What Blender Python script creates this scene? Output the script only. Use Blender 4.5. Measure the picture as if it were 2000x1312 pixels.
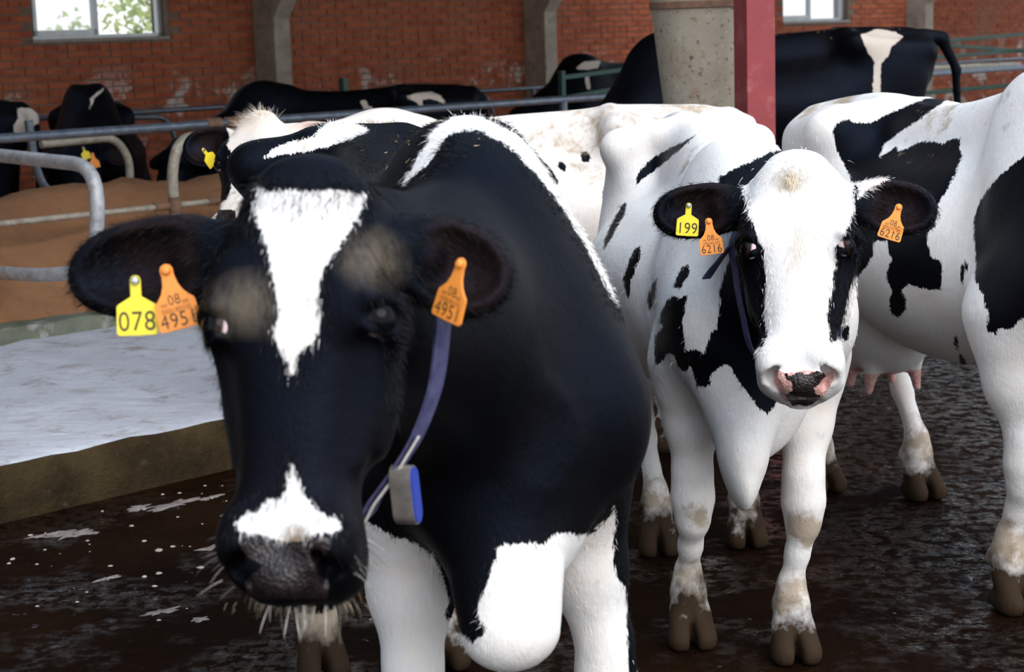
import bpy, bmesh, math, random
import numpy as np
from mathutils import Vector, Matrix

for o in list(bpy.data.objects): bpy.data.objects.remove(o, do_unlink=True)
SC = bpy.context.scene
COL = SC.collection
random.seed(7); RNG = np.random.default_rng(7)

# ---------------------------------------------------------------- camera
cam_data = bpy.data.cameras.new('camera'); cam = bpy.data.objects.new('camera', cam_data); COL.objects.link(cam)
cam.matrix_world = Matrix.Translation((0, 0, 1.7)) @ Matrix.Rotation(math.radians(90 - 9.7), 4, 'X') @ Matrix.Rotation(math.radians(-1.8), 4, 'Z')
cam_data.sensor_width = 36.0; cam_data.lens = 36.0 * 3500 / 2000
cam_data.clip_start = 0.05; cam_data.clip_end = 300
cam_data.dof.use_dof = True; cam_data.dof.focus_distance = 4.6; cam_data.dof.aperture_fstop = 6.3
SC.camera = cam

# ---------------------------------------------------------------- sky, soft sun and exposure
world = bpy.data.worlds.new('sky'); SC.world = world; world.use_nodes = True
wn = world.node_tree; bg = wn.nodes['Background']
bg.inputs['Strength'].default_value = 1.35
_tc = wn.nodes.new('ShaderNodeTexCoord'); _sx = wn.nodes.new('ShaderNodeSeparateXYZ'); _rp = wn.nodes.new('ShaderNodeValToRGB')      # hazy sky: white at the horizon, bluer overhead
wn.links.new(_tc.outputs['Generated'], _sx.inputs[0]); wn.links.new(_sx.outputs['Z'], _rp.inputs[0]); wn.links.new(_rp.outputs[0], bg.inputs['Color'])
_rp.color_ramp.elements[0].position = 0.0; _rp.color_ramp.elements[0].color = (0.97, 0.98, 1.0, 1)
_rp.color_ramp.elements[1].position = 0.9; _rp.color_ramp.elements[1].color = (0.50, 0.70, 1.0, 1)
sun_d = bpy.data.lights.new('sun', 'SUN'); sun = bpy.data.objects.new('sun', sun_d); COL.objects.link(sun)
sun_d.energy = 3.4; sun_d.angle = math.radians(55); sun_d.color = (1.0, 0.97, 0.92)
sun.rotation_euler = Vector((-0.34, 0.62, -0.72)).to_track_quat('-Z', 'Y').to_euler()
vs = SC.view_settings; vs.view_transform = 'Standard'; vs.look = 'None'; vs.gamma = 1; vs.use_curve_mapping = False
vs.exposure = 0.12
# ---------------------------------------------------------------- helpers
UA = Vector((.70711, .70711, 0)); NA = Vector((.70711, -.70711, 0))        # along the barn wall, and out of it
def BP(a, q, z): return UA * a + NA * q + Vector((0, 0, z))
BARN = Matrix(((UA.x, NA.x, 0, 0), (UA.y, NA.y, 0, 0), (0, 0, 1, 0), (0, 0, 0, 1)))

class Nodes:
    def __init__(s, name):
        s.m = bpy.data.materials.new(name); s.m.use_nodes = True; s.t = s.m.node_tree
        s.b = s.t.nodes['Principled BSDF']
    def n(s, kind, **kw):
        x = s.t.nodes.new('ShaderNode' + kind)
        for k, v in kw.items():
            if k in x.inputs.keys(): x.inputs[k].default_value = v
            else: setattr(x, k, v)
        return x
    def l(s, a, b): s.t.links.new(a, b)
    def noise(s, scale, detail=4, rough=.6, vec=None, dist=0):
        x = s.n('TexNoise', Scale=scale, Detail=detail, Roughness=rough, Distortion=dist)
        if vec is not None: s.l(vec, x.inputs['Vector'])
        return x.outputs['Fac']
    def pos(s, scale=(1, 1, 1), rot=(0, 0, 0)):
        g = s.n('NewGeometry'); m = s.n('Mapping'); m.inputs['Scale'].default_value = scale; m.inputs['Rotation'].default_value = rot
        s.l(g.outputs['Position'], m.inputs['Vector']); return m.outputs['Vector']
    def obj(s, scale=(1, 1, 1)):
        g = s.n('TexCoord'); m = s.n('Mapping'); m.inputs['Scale'].default_value = scale
        s.l(g.outputs['Object'], m.inputs['Vector']); return m.outputs['Vector']
    def rng(s, v, a, b, c=0., d=1.):
        x = s.n('MapRange'); x.inputs[1].default_value = a; x.inputs[2].default_value = b; x.inputs[3].default_value = c; x.inputs[4].default_value = d
        s.l(v, x.inputs[0]); return x.outputs[0]
    def math(s, op, a, b=None):
        x = s.n('Math'); x.operation = op
        for i, q in enumerate((a, b)):
            if q is None: continue
            if isinstance(q, (int, float)): x.inputs[i].default_value = q
            else: s.l(q, x.inputs[i])
        return x.outputs[0]
    def mix(s, f, a, b):
        x = s.n('Mix'); x.data_type = 'RGBA'
        for sock, q in ((x.inputs[0], f), (x.inputs[6], a), (x.inputs[7], b)):
            if isinstance(q, (int, float)): sock.default_value = q
            elif isinstance(q, tuple): sock.default_value = (*q, 1)
            else: s.l(q, sock)
        return x.outputs[2]
    def attr(s, name): return s.n('Attribute', attribute_name=name).outputs['Fac']
    def bump(s, h, strength=.3, dist=.01):
        x = s.n('Bump', Strength=strength, Distance=dist); s.l(h, x.inputs['Height']); s.l(x.outputs[0], s.b.inputs['Normal'])
    def set(s, **kw):
        for k, v in kw.items():
            k = k.replace('_', ' ')
            if isinstance(v, (int, float)): s.b.inputs[k].default_value = v
            elif isinstance(v, tuple): s.b.inputs[k].default_value = (*v, 1)
            else: s.l(v, s.b.inputs[k])
        return s.m

def plain(name, col, rough=.6, var=.25, scale=8, metal=0., bump=.15, alt=None, bscale=60):
    N = Nodes(name); v = N.pos()
    f = N.rng(N.noise(scale, 5, .65, v), .3, .7)
    a = tuple(c * (1 - var) for c in col); b = tuple(min(1, c * (1 + var)) for c in col)
    c = N.mix(f, a, b)
    if alt: c = N.mix(N.rng(N.noise(scale * 1.7, 6, .7, v), .55, .68), c, alt)
    if bump: N.bump(N.noise(bscale, 4, .6, v), bump, .01)
    return N.set(Base_Color=c, Roughness=rough, Metallic=metal)

class MB:
    "collects boxes, tubes and prisms into one mesh"
    def __init__(s): s.v = []; s.f = []
    def add(s, vs, fs):
        o = len(s.v); s.v += [tuple(x) for x in vs]; s.f += [tuple(i + o for i in f) for f in fs]; return s
    def box(s, lo, hi, M=None):
        x0, y0, z0 = lo; x1, y1, z1 = hi
        vs = [Vector(p) for p in ((x0,y0,z0),(x1,y0,z0),(x1,y1,z0),(x0,y1,z0),(x0,y0,z1),(x1,y0,z1),(x1,y1,z1),(x0,y1,z1))]
        if M is not None: vs = [M @ p for p in vs]
        return s.add(vs, [(3,2,1,0),(4,5,6,7),(0,1,5,4),(1,2,6,5),(2,3,7,6),(3,0,4,7)])
    def prism(s, poly, y0, y1, M=None):
        "poly in (x, z), extruded along y"
        n = len(poly); vs = [Vector((x, y0, z)) for x, z in poly] + [Vector((x, y1, z)) for x, z in poly]
        if M is not None: vs = [M @ p for p in vs]
        return s.add(vs, [tuple(range(n)), tuple(range(2*n-1, n-1, -1))] + [(i, i + n, (i+1) % n + n, (i+1) % n) for i in range(n)])
    def tube(s, pts, r, seg=12, closed=False):
        pts = [Vector(p) for p in pts]; n = len(pts); rs = r if isinstance(r, (list, tuple)) else [r] * n
        vs = []; fs = []; up = None
        for i, p in enumerate(pts):
            t = (pts[(i+1) % n] - pts[i-1]) if closed else (pts[min(i+1, n-1)] - pts[max(i-1, 0)])
            t.normalize()
            if up is None: up = t.orthogonal().normalized()
            up = (up - t * up.dot(t)).normalized(); w = t.cross(up)
            vs += [p + (up * math.cos(2*math.pi*k/seg) + w * math.sin(2*math.pi*k/seg)) * rs[i] for k in range(seg)]
        for i in range(n if closed else n - 1):
            j = (i + 1) % n
            fs += [(i*seg+k, i*seg+(k+1) % seg, j*seg+(k+1) % seg, j*seg+k) for k in range(seg)]
        if not closed: fs += [tuple(range(seg-1, -1, -1)), tuple((n-1)*seg + k for k in range(seg))]
        return s.add(vs, fs)
    def lathe(s, prof, seg=24, M=None):
        vs = [Vector((r * math.cos(2*math.pi*k/seg), r * math.sin(2*math.pi*k/seg), z)) for r, z in prof for k in range(seg)]
        if M is not None: vs = [M @ p for p in vs]
        n = len(prof); fs = [(i*seg+k, i*seg+(k+1) % seg, (i+1)*seg+(k+1) % seg, (i+1)*seg+k) for i in range(n-1) for k in range(seg)]
        fs += [tuple(range(seg-1, -1, -1)), tuple((n-1)*seg + k for k in range(seg))]
        return s.add(vs, fs)
    def build(s, name, mat=None, parent=None, smooth=False, bevel=0.):
        me = bpy.data.meshes.new(name); me.from_pydata(s.v, [], s.f); me.update()
        bm = bmesh.new(); bm.from_mesh(me); bmesh.ops.recalc_face_normals(bm, faces=bm.faces)
        if bevel: bmesh.ops.bevel(bm, geom=bm.edges[:], offset=bevel, segments=2, affect='EDGES', profile=.6)
        bm.to_mesh(me); bm.free()
        for m in (mat if isinstance(mat, (list, tuple)) else [mat]):
            if m: me.materials.append(m)
        if smooth:
            me.polygons.foreach_set('use_smooth', [True] * len(me.polygons)); me.set_sharp_from_angle(angle=math.radians(40))
        o = bpy.data.objects.new(name, me); COL.objects.link(o)
        if parent is not None: o.parent = parent
        return o

def tag(o, label=None, cat=None, group=None, kind=None):
    if label: o['label'] = label
    if cat: o['category'] = cat
    if group: o['group'] = group
    if kind: o['kind'] = kind
    return o
def empty(name, loc=(0, 0, 0)):
    o = bpy.data.objects.new(name, None); o.location = loc; o.empty_display_size = .1; COL.objects.link(o); return o
def curve_pts(pts, n=8, closed=False):
    "rounded path through the points"
    P = [Vector(p) for p in pts]; out = []; m = len(P)
    for i in range(m if closed else m - 1):
        g = (lambda k: P[k % m]) if closed else (lambda k: P[min(max(k, 0), m - 1)])
        p0, p1, p2, p3 = g(i - 1), g(i), g(i + 1), g(i + 2)
        for k in range(n):
            t = k / n
            out.append(.5 * ((2*p1) + (p2 - p0)*t + (2*p0 - 5*p1 + 4*p2 - p3)*t*t + (3*p1 - p0 - 3*p2 + p3)*t**3))
    if not closed: out.append(P[-1])
    return out
def bend(pts, r=.12, n=6):
    "straight pipe runs with rounded corners"
    P = [Vector(p) for p in pts]; out = [P[0]]
    for a, b, c in zip(P[:-2], P[1:-1], P[2:]):
        d1, d2 = (a - b), (c - b); k = min(r, d1.length * .49, d2.length * .49)
        s, e = b + d1.normalized() * k, b + d2.normalized() * k
        out += [(1-t)**2 * s + 2*t*(1-t) * b + t*t * e for t in [i / n for i in range(n + 1)]]
    return out + [P[-1]]

# ---------------------------------------------------------------- floor: wet slurry-covered concrete
def floor_mat():
    N = Nodes('wet_slurry_floor'); v = N.pos(); vs = N.pos((1, 1, 1), (0, 0, math.radians(-45)))
    st = N.pos((.9, 9, 1), (0, 0, math.radians(-45)))
    big = N.noise(1.3, 5, .6, v); fine = N.noise(26, 5, .7, v); streak = N.noise(3.0, 4, .6, st)
    c = N.mix(N.rng(big, .35, .65), (.0048, .0017, .0007), (.0120, .0050, .0021))
    c = N.mix(N.rng(fine, .58, .75), c, (.026, .0125, .0052))
    c = N.mix(N.rng(N.noise(5, 6, .75, v), .675, .70), c, (.20, .17, .16))
    sx_ = N.n('SeparateXYZ'); N.l(v, sx_.inputs[0])     # the slurry is wetter on the right, away from the kerb
    wet = N.math('MULTIPLY', N.rng(N.math('ADD', N.noise(2.1, 4, .6, v), N.rng(sx_.outputs['X'], .7, 1.5, 0, .14)), .48, .62), N.rng(N.noise(17, 4, .65, v), .45, .58))
    r = N.rng(wet, 0, 1, .62, .07)
    h = N.math('ADD', N.math('MULTIPLY', N.noise(11, 3, .55, v), .9), N.math('ADD', N.math('MULTIPLY', streak, .30), N.math('MULTIPLY', N.noise(38, 3, .6, v), .16)))
    N.bump(h, .50, .035)
    return N.set(Base_Color=c, Roughness=r, Specular_IOR_Level=N.rng(wet, 0, 1, .02, .55))
fl = MB().add([(-40, -40, 0), (40, -40, 0), (40, 45, 0), (-40, 45, 0)], [(0, 1, 2, 3)]).build('floor', floor_mat()); tag(fl, 'dark brown wet slurry covered barn floor', kind='structure')

ym = plain('bounce_concrete', (.52, .50, .46), .85, .15, 2, bump=.2, alt=(.40, .37, .33))  # unseen pale slab added behind the camera to bounce light onto the cows
tag(MB().box((-40, 1.6, 0), (40, 45, .02), BARN).build('floor_bounce', ym), 'pale concrete slab added behind the viewer to bounce light', kind='structure')
# pale splashes of lime slurry near the kerb
sp_ = [(-1.275,6.466,.10),(-1.401,6.43,.06),(-1.571,6.108,.10),(-.989,6.602,.09),(-.867,6.641,.05),(-1.031,6.294,.05),(-1.085,5.199,.05),(-.82,5.604,.07),(-1.031,5.884,.06),(-.955,5.115,.035),(-1.325,5.557,.04),(-1.659,6.098,.05),(-.687,5.601,.04),(-.75,6.2,.06),(-1.15,6.55,.05)]
mb = MB(); k = 26
for x, y, r in sp_:
    ph = [random.uniform(0, 6.3) for _ in range(4)]; ring = []
    for j in range(k):
        t = 2 * math.pi * j / k; rr = r * (.55 + .22 * math.sin(2 * t + ph[0]) + .16 * math.sin(5 * t + ph[1]) + .14 * math.sin(9 * t + ph[2])) * random.uniform(.85, 1.15)
        p = Vector((x, y, 0)) + UA * rr * 1.5 * math.cos(t) + NA * rr * .8 * math.sin(t); ring.append(p)
    mb.add([p + Vector((0, 0, .0005)) for p in ring] + [Vector((x, y, 0)) * .25 + p * .75 + Vector((0, 0, .0035 - .0 * p.z)) for p in ring] + [(x, y, .005)], [(j, (j+1) % k, k + (j+1) % k, k + j) for j in range(k)] + [(k + j, k + (j+1) % k, 2 * k) for j in range(k)])
tag(mb.build('lime_splashes', plain('lime_slurry', (.20, .17, .155), .5, .45, 22, bump=.5, alt=(.035, .022, .014)), smooth=True), 'thin pale lime slurry splashes on the floor near the kerb', 'splashes', kind='stuff')
# dung clods and pale crumbs lying on the floor
dm = plain('dung', (.010, .0055, .003), .35, .4, 30, bump=.5, bscale=80); pm = plain('pale_crumb', (.36, .31, .27), .7, .3, 40)
for nm, mt, cnt, lab in (('dung_crumbs', dm, 260, 'dark dung clods strewn over the wet floor'), ('lime_crumbs', pm, 130, 'pale lime crumbs scattered on the floor by the walkway kerb')):
    mb = MB()
    for i in range(cnt):
        if mt is pm: a, q = random.uniform(2.2, 4.9), -5.65 + abs(random.gauss(0, .8))
        else: a, q = random.uniform(.8, 7), random.uniform(-5.6, -1.6)
        r = abs(random.gauss(.0, .006)) + .0025; r *= (1 if mt is pm else 1.5); p = BP(a, q, 0); k = 6
        ring = [(p.x + r * random.uniform(.6, 1.3) * math.cos(2*math.pi*j/k), p.y + r * random.uniform(.6, 1.3) * math.sin(2*math.pi*j/k), 0) for j in range(k)]
        up = [(p.x + (x - p.x) * .6, p.y + (y - p.y) * .6, r * .28) for x, y, z in ring]
        mb.add(ring + up + [(p.x, p.y, r * .36)], [(j, (j+1) % k, k + (j+1) % k, k + j) for j in range(k)] + [(k + j, k + (j+1) % k, 2*k) for j in range(k)])
    tag(mb.build(nm, mt, smooth=True), lab, 'dung' if mt is dm else 'crumbs', kind='stuff')

# ---------------------------------------------------------------- raised walkway with its kerb, and the bed edge behind it
def conc_mat():
    N = Nodes('limed_concrete'); v = N.pos(); w = N.pos((1.5, 9, 1), (0, 0, math.radians(-20)))
    c = N.mix(N.rng(N.noise(3, 5, .7, v), .3, .7), (.33, .345, .40), (.52, .54, .60))
    c = N.mix(N.rng(N.noise(2.2, 4, .6, w), .42, .62), c, (.40, .41, .46))
    c = N.mix(N.math('MULTIPLY', N.rng(N.noise(5, 8, .8, v), .52, .66), .85), c, (.19, .15, .125))
    c = N.mix(N.rng(N.noise(31, 5, .7, v), .66, .72), c, (.12, .09, .07))
    N.bump(N.math('ADD', N.noise(24, 5, .7, v), N.math('MULTIPLY', N.noise(2.2, 4, .6, w), .6)), .45, .02)
    return N.set(Base_Color=c, Roughness=.55)
def kerb_mat():
    N = Nodes('mossy_kerb'); v = N.pos()
    c = N.mix(N.rng(N.noise(4, 6, .7, v), .35, .65), (.022, .0125, .005), (.055, .037, .014))
    c = N.mix(N.rng(N.noise(12, 6, .75, v), .60, .68), c, (.06, .05, .032))
    N.bump(N.noise(22, 6, .75, v), .8, .03)
    return N.set(Base_Color=c, Roughness=.75, Specular_IOR_Level=.15)
cm, km = conc_mat(), kerb_mat()
def rough_slab(name, a0, a1, q0, q1, z0, z1, na, nq, mats, jit):
    "slab with worn edges: rows run q0 (front) to q1, front face included"
    prof = [(q0, z0), (q0 + .004, z0 + (z1 - z0) * .5), (q0 - .006, z1 - .03), (q0 - .025, z1 - .004)] + [(q0 - .06 + (q1 - q0 + .06) * k / nq, z1) for k in range(nq + 1)] + [(q1, z0)]
    vs = []; fs = []; m = len(prof); mi = []
    for i in range(na + 1):
        a = a0 + (a1 - a0) * i / na
        for j, (q, z) in enumerate(prof):
            jj = jit if 0 < j < m - 1 else 0
            vs.append(BP(a, q + random.gauss(0, jj), z + random.gauss(0, jj * .6)))
    for i in range(na):
        for j in range(m - 1): fs.append((i*m+j, (i+1)*m+j, (i+1)*m+j+1, i*m+j+1)); mi.append(1 if j < 3 else 0)
    fs += [tuple(range(m)), tuple(na*m + j for j in range(m-1, -1, -1))]; mi += [0, 0]
    o = MB().add(vs, fs).build(name, mats, smooth=True)
    o.data.polygons.foreach_set('material_index', mi)
    return o
tag(rough_slab('trim_1', -6, 24, -5.75, -8.15, 0, .21, 260, 14, [cm, km], .006), 'raised limed concrete walkway with a dark dirty kerb face', kind='structure')
bm_ = plain('weathered_bed_edge', (.11, .12, .085), .75, .3, 5, bump=.4, alt=(.30, .30, .29))
tag(rough_slab('trim_2', -6, 24, -8.15, -8.34, .15, .285, 200, 2, [bm_, bm_], .006), 'low weathered concrete edge along the sand beds', kind='structure')

# sand beds heaped behind the edge
def sand_mat():
    N = Nodes('sand'); v = N.pos()
    c = N.mix(N.rng(N.noise(2.2, 5, .6, v), .3, .7), (.25, .108, .046), (.38, .178, .078))
    c = N.mix(N.rng(N.noise(16, 6, .75, v), .62, .70), c, (.11, .055, .03))
    N.bump(N.math('ADD', N.noise(30, 6, .75, v), N.math('MULTIPLY', N.noise(5, 4, .6, v), 1.6)), .7, .04)
    return N.set(Base_Color=c, Roughness=.95)
sp = [(-8.30, .20), (-8.34, .265), (-8.6, .38), (-8.85, .52), (-9.1, .66), (-9.3, .78), (-9.45, .83), (-9.6, .81), (-9.8, .70), (-10.0, .55), (-10.25, .44), (-10.6, .42), (-11.4, .42), (-12.2, .43), (-13.06, .43)]
vs = []; fs = []; m = len(sp); na = 240
sph = [random.uniform(0, 6) for _ in range(6)]
for i in range(na + 1):
    a = -3 + 27 * i / na
    wob = .03 * math.sin(a * 1.7 + sph[0]) + .018 * math.sin(a * 4.3 + sph[1]) + .010 * math.sin(a * 9.1 + sph[2])
    for j, (q, z) in enumerate(sp):
        s = 1 if 2 < j < 10 else 0
        vs.append(BP(a, q, z + s * (wob + random.gauss(0, .008))))
for i in range(na):
    for j in range(m - 1): fs.append((i*m+j, (i+1)*m+j, (i+1)*m+j+1, i*m+j+1))
tag(MB().add(vs, fs).build('sand_bed', sand_mat(), smooth=True), 'orange brown sand heaped in the cubicle beds behind the rails', 'sand', kind='stuff')

# ---------------------------------------------------------------- brick wall
QW = -13.08; CH = .0605; BL = .205; W1 = (7.72, 9.02, 1.715, 2.45); W2 = (17.87, 19.25, 1.665, 2.45)
mortar = plain('mortar', (.20, .135, .095), .9, .3, 14, bump=.4)
wb = MB()
def wall_rect(a0, a1, z0, z1): wb.box((a0, QW - .24, z0), (a1, QW - .010, z1), BARN)
for lo, hi in ((-8, W1[0]), (W1[1], W2[0]), (W2[1], 24.2)): wall_rect(lo, hi, 0, 2.92)
for w in (W1, W2): wall_rect(w[0], w[1], 0, w[2]); wall_rect(w[0], w[1], w[3], 2.92)
wall = wb.build('wall_back', mortar); tag(wall, 'red brick barn wall at the back', kind='structure')
def brick_mat():
    N = Nodes('red_brick'); v = N.pos()
    cell = N.pos((4.9, 4.9, 16.5), (0, 0, math.radians(-45)))
    wn_ = N.n('TexNoise', Scale=1.0, Detail=1.0); N.l(cell, wn_.inputs['Vector'])
    c = N.mix(N.rng(wn_.outputs['Fac'], .35, .65), (.33, .070, .026), (.48, .125, .050))
    c = N.mix(N.rng(N.noise(1.0, 2, .5, v), .55, .75), c, (.36, .135, .075))
    c = N.mix(N.rng(N.noise(24, 4, .7, v), .60, .76), c, (.15, .055, .035))
    # lime splashes low on the wall
    lime = N.noise(2.6, 7, .72, v)
    sep = N.n('SeparateXYZ'); N.l(N.pos(), sep.inputs[0])
    low = N.rng(sep.outputs['Z'], 1.52, 1.22)
    lm = N.math('MULTIPLY', N.rng(lime, .545, .60), low)
    c = N.mix(lm, c, (.60, .52, .47))
    N.bump(N.noise(55, 5, .7, v), .4, .012)
    return N.set(Base_Color=c, Roughness=.85)
bmat = brick_mat()
def brick_mesh(L, name, dx):
    mb = MB(); h = CH - .011
    mb.box((-L/2, 0, -h/2), (L/2, .03, h/2))
    o = mb.build(name, bmat, bevel=.0025); me = o.data; bpy.data.objects.remove(o); return me
bm_long = [brick_mesh(BL - .010, 'brick', 0), brick_mesh(BL - .014, 'brick', 1)]; bm_head = [brick_mesh(BL/2 - .010, 'brick', 2)]
cm_inv = cam.matrix_world.inverted()
def pix(p):
    q = cm_inv @ p; return 1000 + 3500 * q.x / -q.z, 656 - 3500 * q.y / -q.z, -q.z
spots = []
for r in range(int(.35 / CH), int(2.88 / CH)):
    z = (r + .5) * CH; head = r % 6 == 3; L = BL / 2 if head else BL
    a = 3.0 + (r % 2) * (BL / 4 if head else BL / 2)
    while a < 25:
        blocked = any(w[0] - L/2 < a < w[1] + L/2 and w[2] - CH/2 < z < w[3] + CH/2 for w in (W1, W2))
        if not blocked: spots.append((a, z, head))
        a += L
vis = []
for i, (a, z, hd) in enumerate(spots):
    x, y, d = pix(BP(a, QW, z))
    if 5 < x < 1990 and 4 < y < 215 and not (1275 < x < 1515): vis.append((d * (1.8 if hd else 1), i))
near = {i for d, i in sorted(vis)[:300]}
rest = MB()
for i, (a, z, hd) in enumerate(spots):
    da, dq, dz_ = random.gauss(0, .002), random.gauss(0, .0022), random.gauss(0, .0015)
    if i in near:
        o = bpy.data.objects.new('brick', random.choice(bm_head if hd else bm_long)); COL.objects.link(o); o.parent = wall
        o.matrix_world = Matrix.Translation(BP(a + da, QW + dq, z + dz_)) @ Matrix.Rotation(math.radians(45), 4, 'Z') @ Matrix.Rotation(random.gauss(0, .006), 4, 'Y')
    else:
        L = (BL / 2 if hd else BL) - .011; h = CH - .011
        rest.box((a + da - L/2, QW - .03 + dq, z - h/2), (a + da + L/2, QW + dq, z + h/2), BARN)
tag(rest.build('bricks', bmat, parent=wall), kind='stuff')

# ---------------------------------------------------------------- concrete portal frames standing out from the wall
pcm = plain('frame_concrete', (.38, .33, .26), .8, .25, 5, bump=.3, alt=(.22, .18, .15))
where = {-1: 'left of the wide window', 0: 'between the wide window and the green post', 1: 'left of the green gate behind the pale cow', 2: 'behind the red steel post', 3: 'right of the small far window'}
for t in range(-1, 4):
    a = 9.93 + 3.46 * t
    if t == 3: a = 20.55
    poly = [(0, .0), (.30, .0), (.30, 1.86), (.42, 2.02), (1.25, 2.42), (3.2, 2.95), (3.2, 3.36), (0, 2.84)]
    mb = MB(); M = Matrix(((NA.x, UA.x, 0, 0), (NA.y, UA.y, 0, 0), (0, 0, 1, 0), (0, 0, 0, 1)))
    mb.prism([(QW + x, z) for x, z in poly], a, a + .18, M)
    tag(mb.build('concrete_pillar', pcm, bevel=.012), 'concrete frame pillar with a bent bracket against the brick wall, ' + where[t], 'pillar', 'concrete wall frames')

# ---------------------------------------------------------------- roof above the beds
rm = plain('roof_sheet', (.040, .034, .028), .9, .3, 3, bump=.2)
mb = MB(); n = 220
vs = []; fs = []
for i in range(n + 1):
    a = -8 + 32.2 * i / n; w = .03 * math.cos(i * math.pi)
    for q, z in ((QW - .4, 2.90), (-4.75, 4.40)): vs += [BP(a, q, z + w), BP(a, q, z + w + .02)]
pan = [(4.4, 5.6), (15.0, 17.0), (18.6, 20.8)]; fs2 = []
for i in range(n):
    k = 4 * i; am = -8 + 32.2 * (i + .5) / n; (fs2 if any(p0 < am < p1 for p0, p1 in pan) else fs).extend( [(k, k+2, k+6, k+4), (k+1, k+5, k+7, k+3)])
mb.add(vs, fs); ceil = mb.build('ceiling', rm); tag(ceil, 'sloping sheet roof over the cubicle beds', kind='structure')
# unseen translucent sheets added to the roof so the wet floor catches glints
sN = Nodes('added_skylight_sheet'); _a = sN.n('BsdfTransparent'); _a.inputs[0].default_value = (.80, .86, .92, 1); _b = sN.n('BsdfTranslucent'); _b.inputs[0].default_value = (.85, .85, .80, 1); _c = sN.n('MixShader'); _c.inputs[0].default_value = .4
sN.l(_a.outputs[0], _c.inputs[1]); sN.l(_b.outputs[0], _c.inputs[2]); sN.l(_c.outputs[0], sN.t.nodes['Material Output'].inputs['Surface'])
for p0, p1 in pan:
    i0 = [f for f in fs2 if p0 < UA.dot(vs[f[0]]) < p1]
    o = MB().add(vs, i0).build('added_skylight', sN.m, parent=ceil)
tag(MB().box((-8, -5.16, 4.00), (24.2, -4.98, 4.28), BARN).build('trim_3', rm), 'roof edge beam', kind='structure')
tag(MB().box((-8.2, QW - .24, 0), (-8, -5.2, 2.9), BARN).build('wall_left', mortar), 'far left end wall of the barn', kind='structure')

# ---------------------------------------------------------------- windows
alu = plain('aluminium_frame', (.50, .52, .52), .45, .1, 10, metal=.6, bump=0); rv = plain('plaster_reveal', (.34, .30, .26), .85, .2, 10)
gN = Nodes('dusty_glass'); _tp = gN.n('BsdfTransparent'); _tp.inputs[0].default_value = (.97, .98, .98, 1); _tl = gN.n('BsdfTranslucent'); _tl.inputs[0].default_value = (.9, .9, .9, 1); _m1 = gN.n('MixShader'); _m1.inputs[0].default_value = .08
gN.l(_tp.outputs[0], _m1.inputs[1]); gN.l(_tl.outputs[0], _m1.inputs[2]); gN.set(Base_Color=(.9, .92, .92), Roughness=.05); _m2 = gN.n('MixShader'); _m2.inputs[0].default_value = .06
gN.l(_m1.outputs[0], _m2.inputs[1]); gN.l(gN.b.outputs[0], _m2.inputs[2]); gN.l(_m2.outputs[0], gN.t.nodes['Material Output'].inputs['Surface']); glass = gN.m
def window(name, w, mid, label, open_right):
    e = empty(name, BP((w[0] + w[1]) / 2, QW, w[2])); tag(e, label, kind='structure')
    def part(nm, m, *boxes):
        mb = MB()
        for b in boxes: mb.box(b[0], b[1], BARN)
        o = mb.build(nm, m); o.parent = e; o.matrix_parent_inverse = Matrix.Translation(-e.location); return o
    q0, q1 = QW - .13, QW - .08; f = .045
    part('sill', rv, ((w[0] - .01, QW - .235, w[2] - .005), (w[1] + .01, QW + .012, w[2] + .022)))
    part('frame', alu, ((w[0], q0, w[2] + .02), (w[0] + f, q1, w[3])), ((w[1] - f, q0, w[2] + .02), (w[1], q1, w[3])), ((w[0], q0, w[3] - f), (w[1], q1, w[3])), ((w[0], q0, w[2] + .02), (w[1], q1, w[2] + .02 + f * .7)))
    s = part('sash', alu, ((w[0] + f, q0 + .02, w[2] + .05), (w[0] + f * 1.7, q1 + .02, w[3] - f)), ((mid - f * .7, q0 + .02, w[2] + .05), (mid + f * .3, q1 + .02, w[3] - f)), ((w[0] + f, q0 + .02, w[2] + .05), (mid, q1 + .02, w[2] + .095)), ((w[0] + f, q0 + .02, w[3] - 2*f), (mid, q1 + .02, w[3] - f)))
    part('pane', glass, ((w[0] + f, q0 + .035, w[2] + .06), (mid, q0 + .041, w[3] - f)))
    if not open_right: part('pane', glass, ((mid, q0 + .015, w[2] + .05), (w[1] - f, q0 + .021, w[3] - f)))
window('window_1', W1, 8.36, 'wide sliding window with its right half open onto a tree', True)
window('window_2', W2, 18.5, 'small far sliding window to the right of the red post', False)
# ---------------------------------------------------------------- cow modelling: implicit surfaces -> one continuous skin
def _v(*a): return np.array(a, dtype=np.float64)
def _n(a): a = np.asarray(a, float); return a / np.linalg.norm(a)

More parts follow.
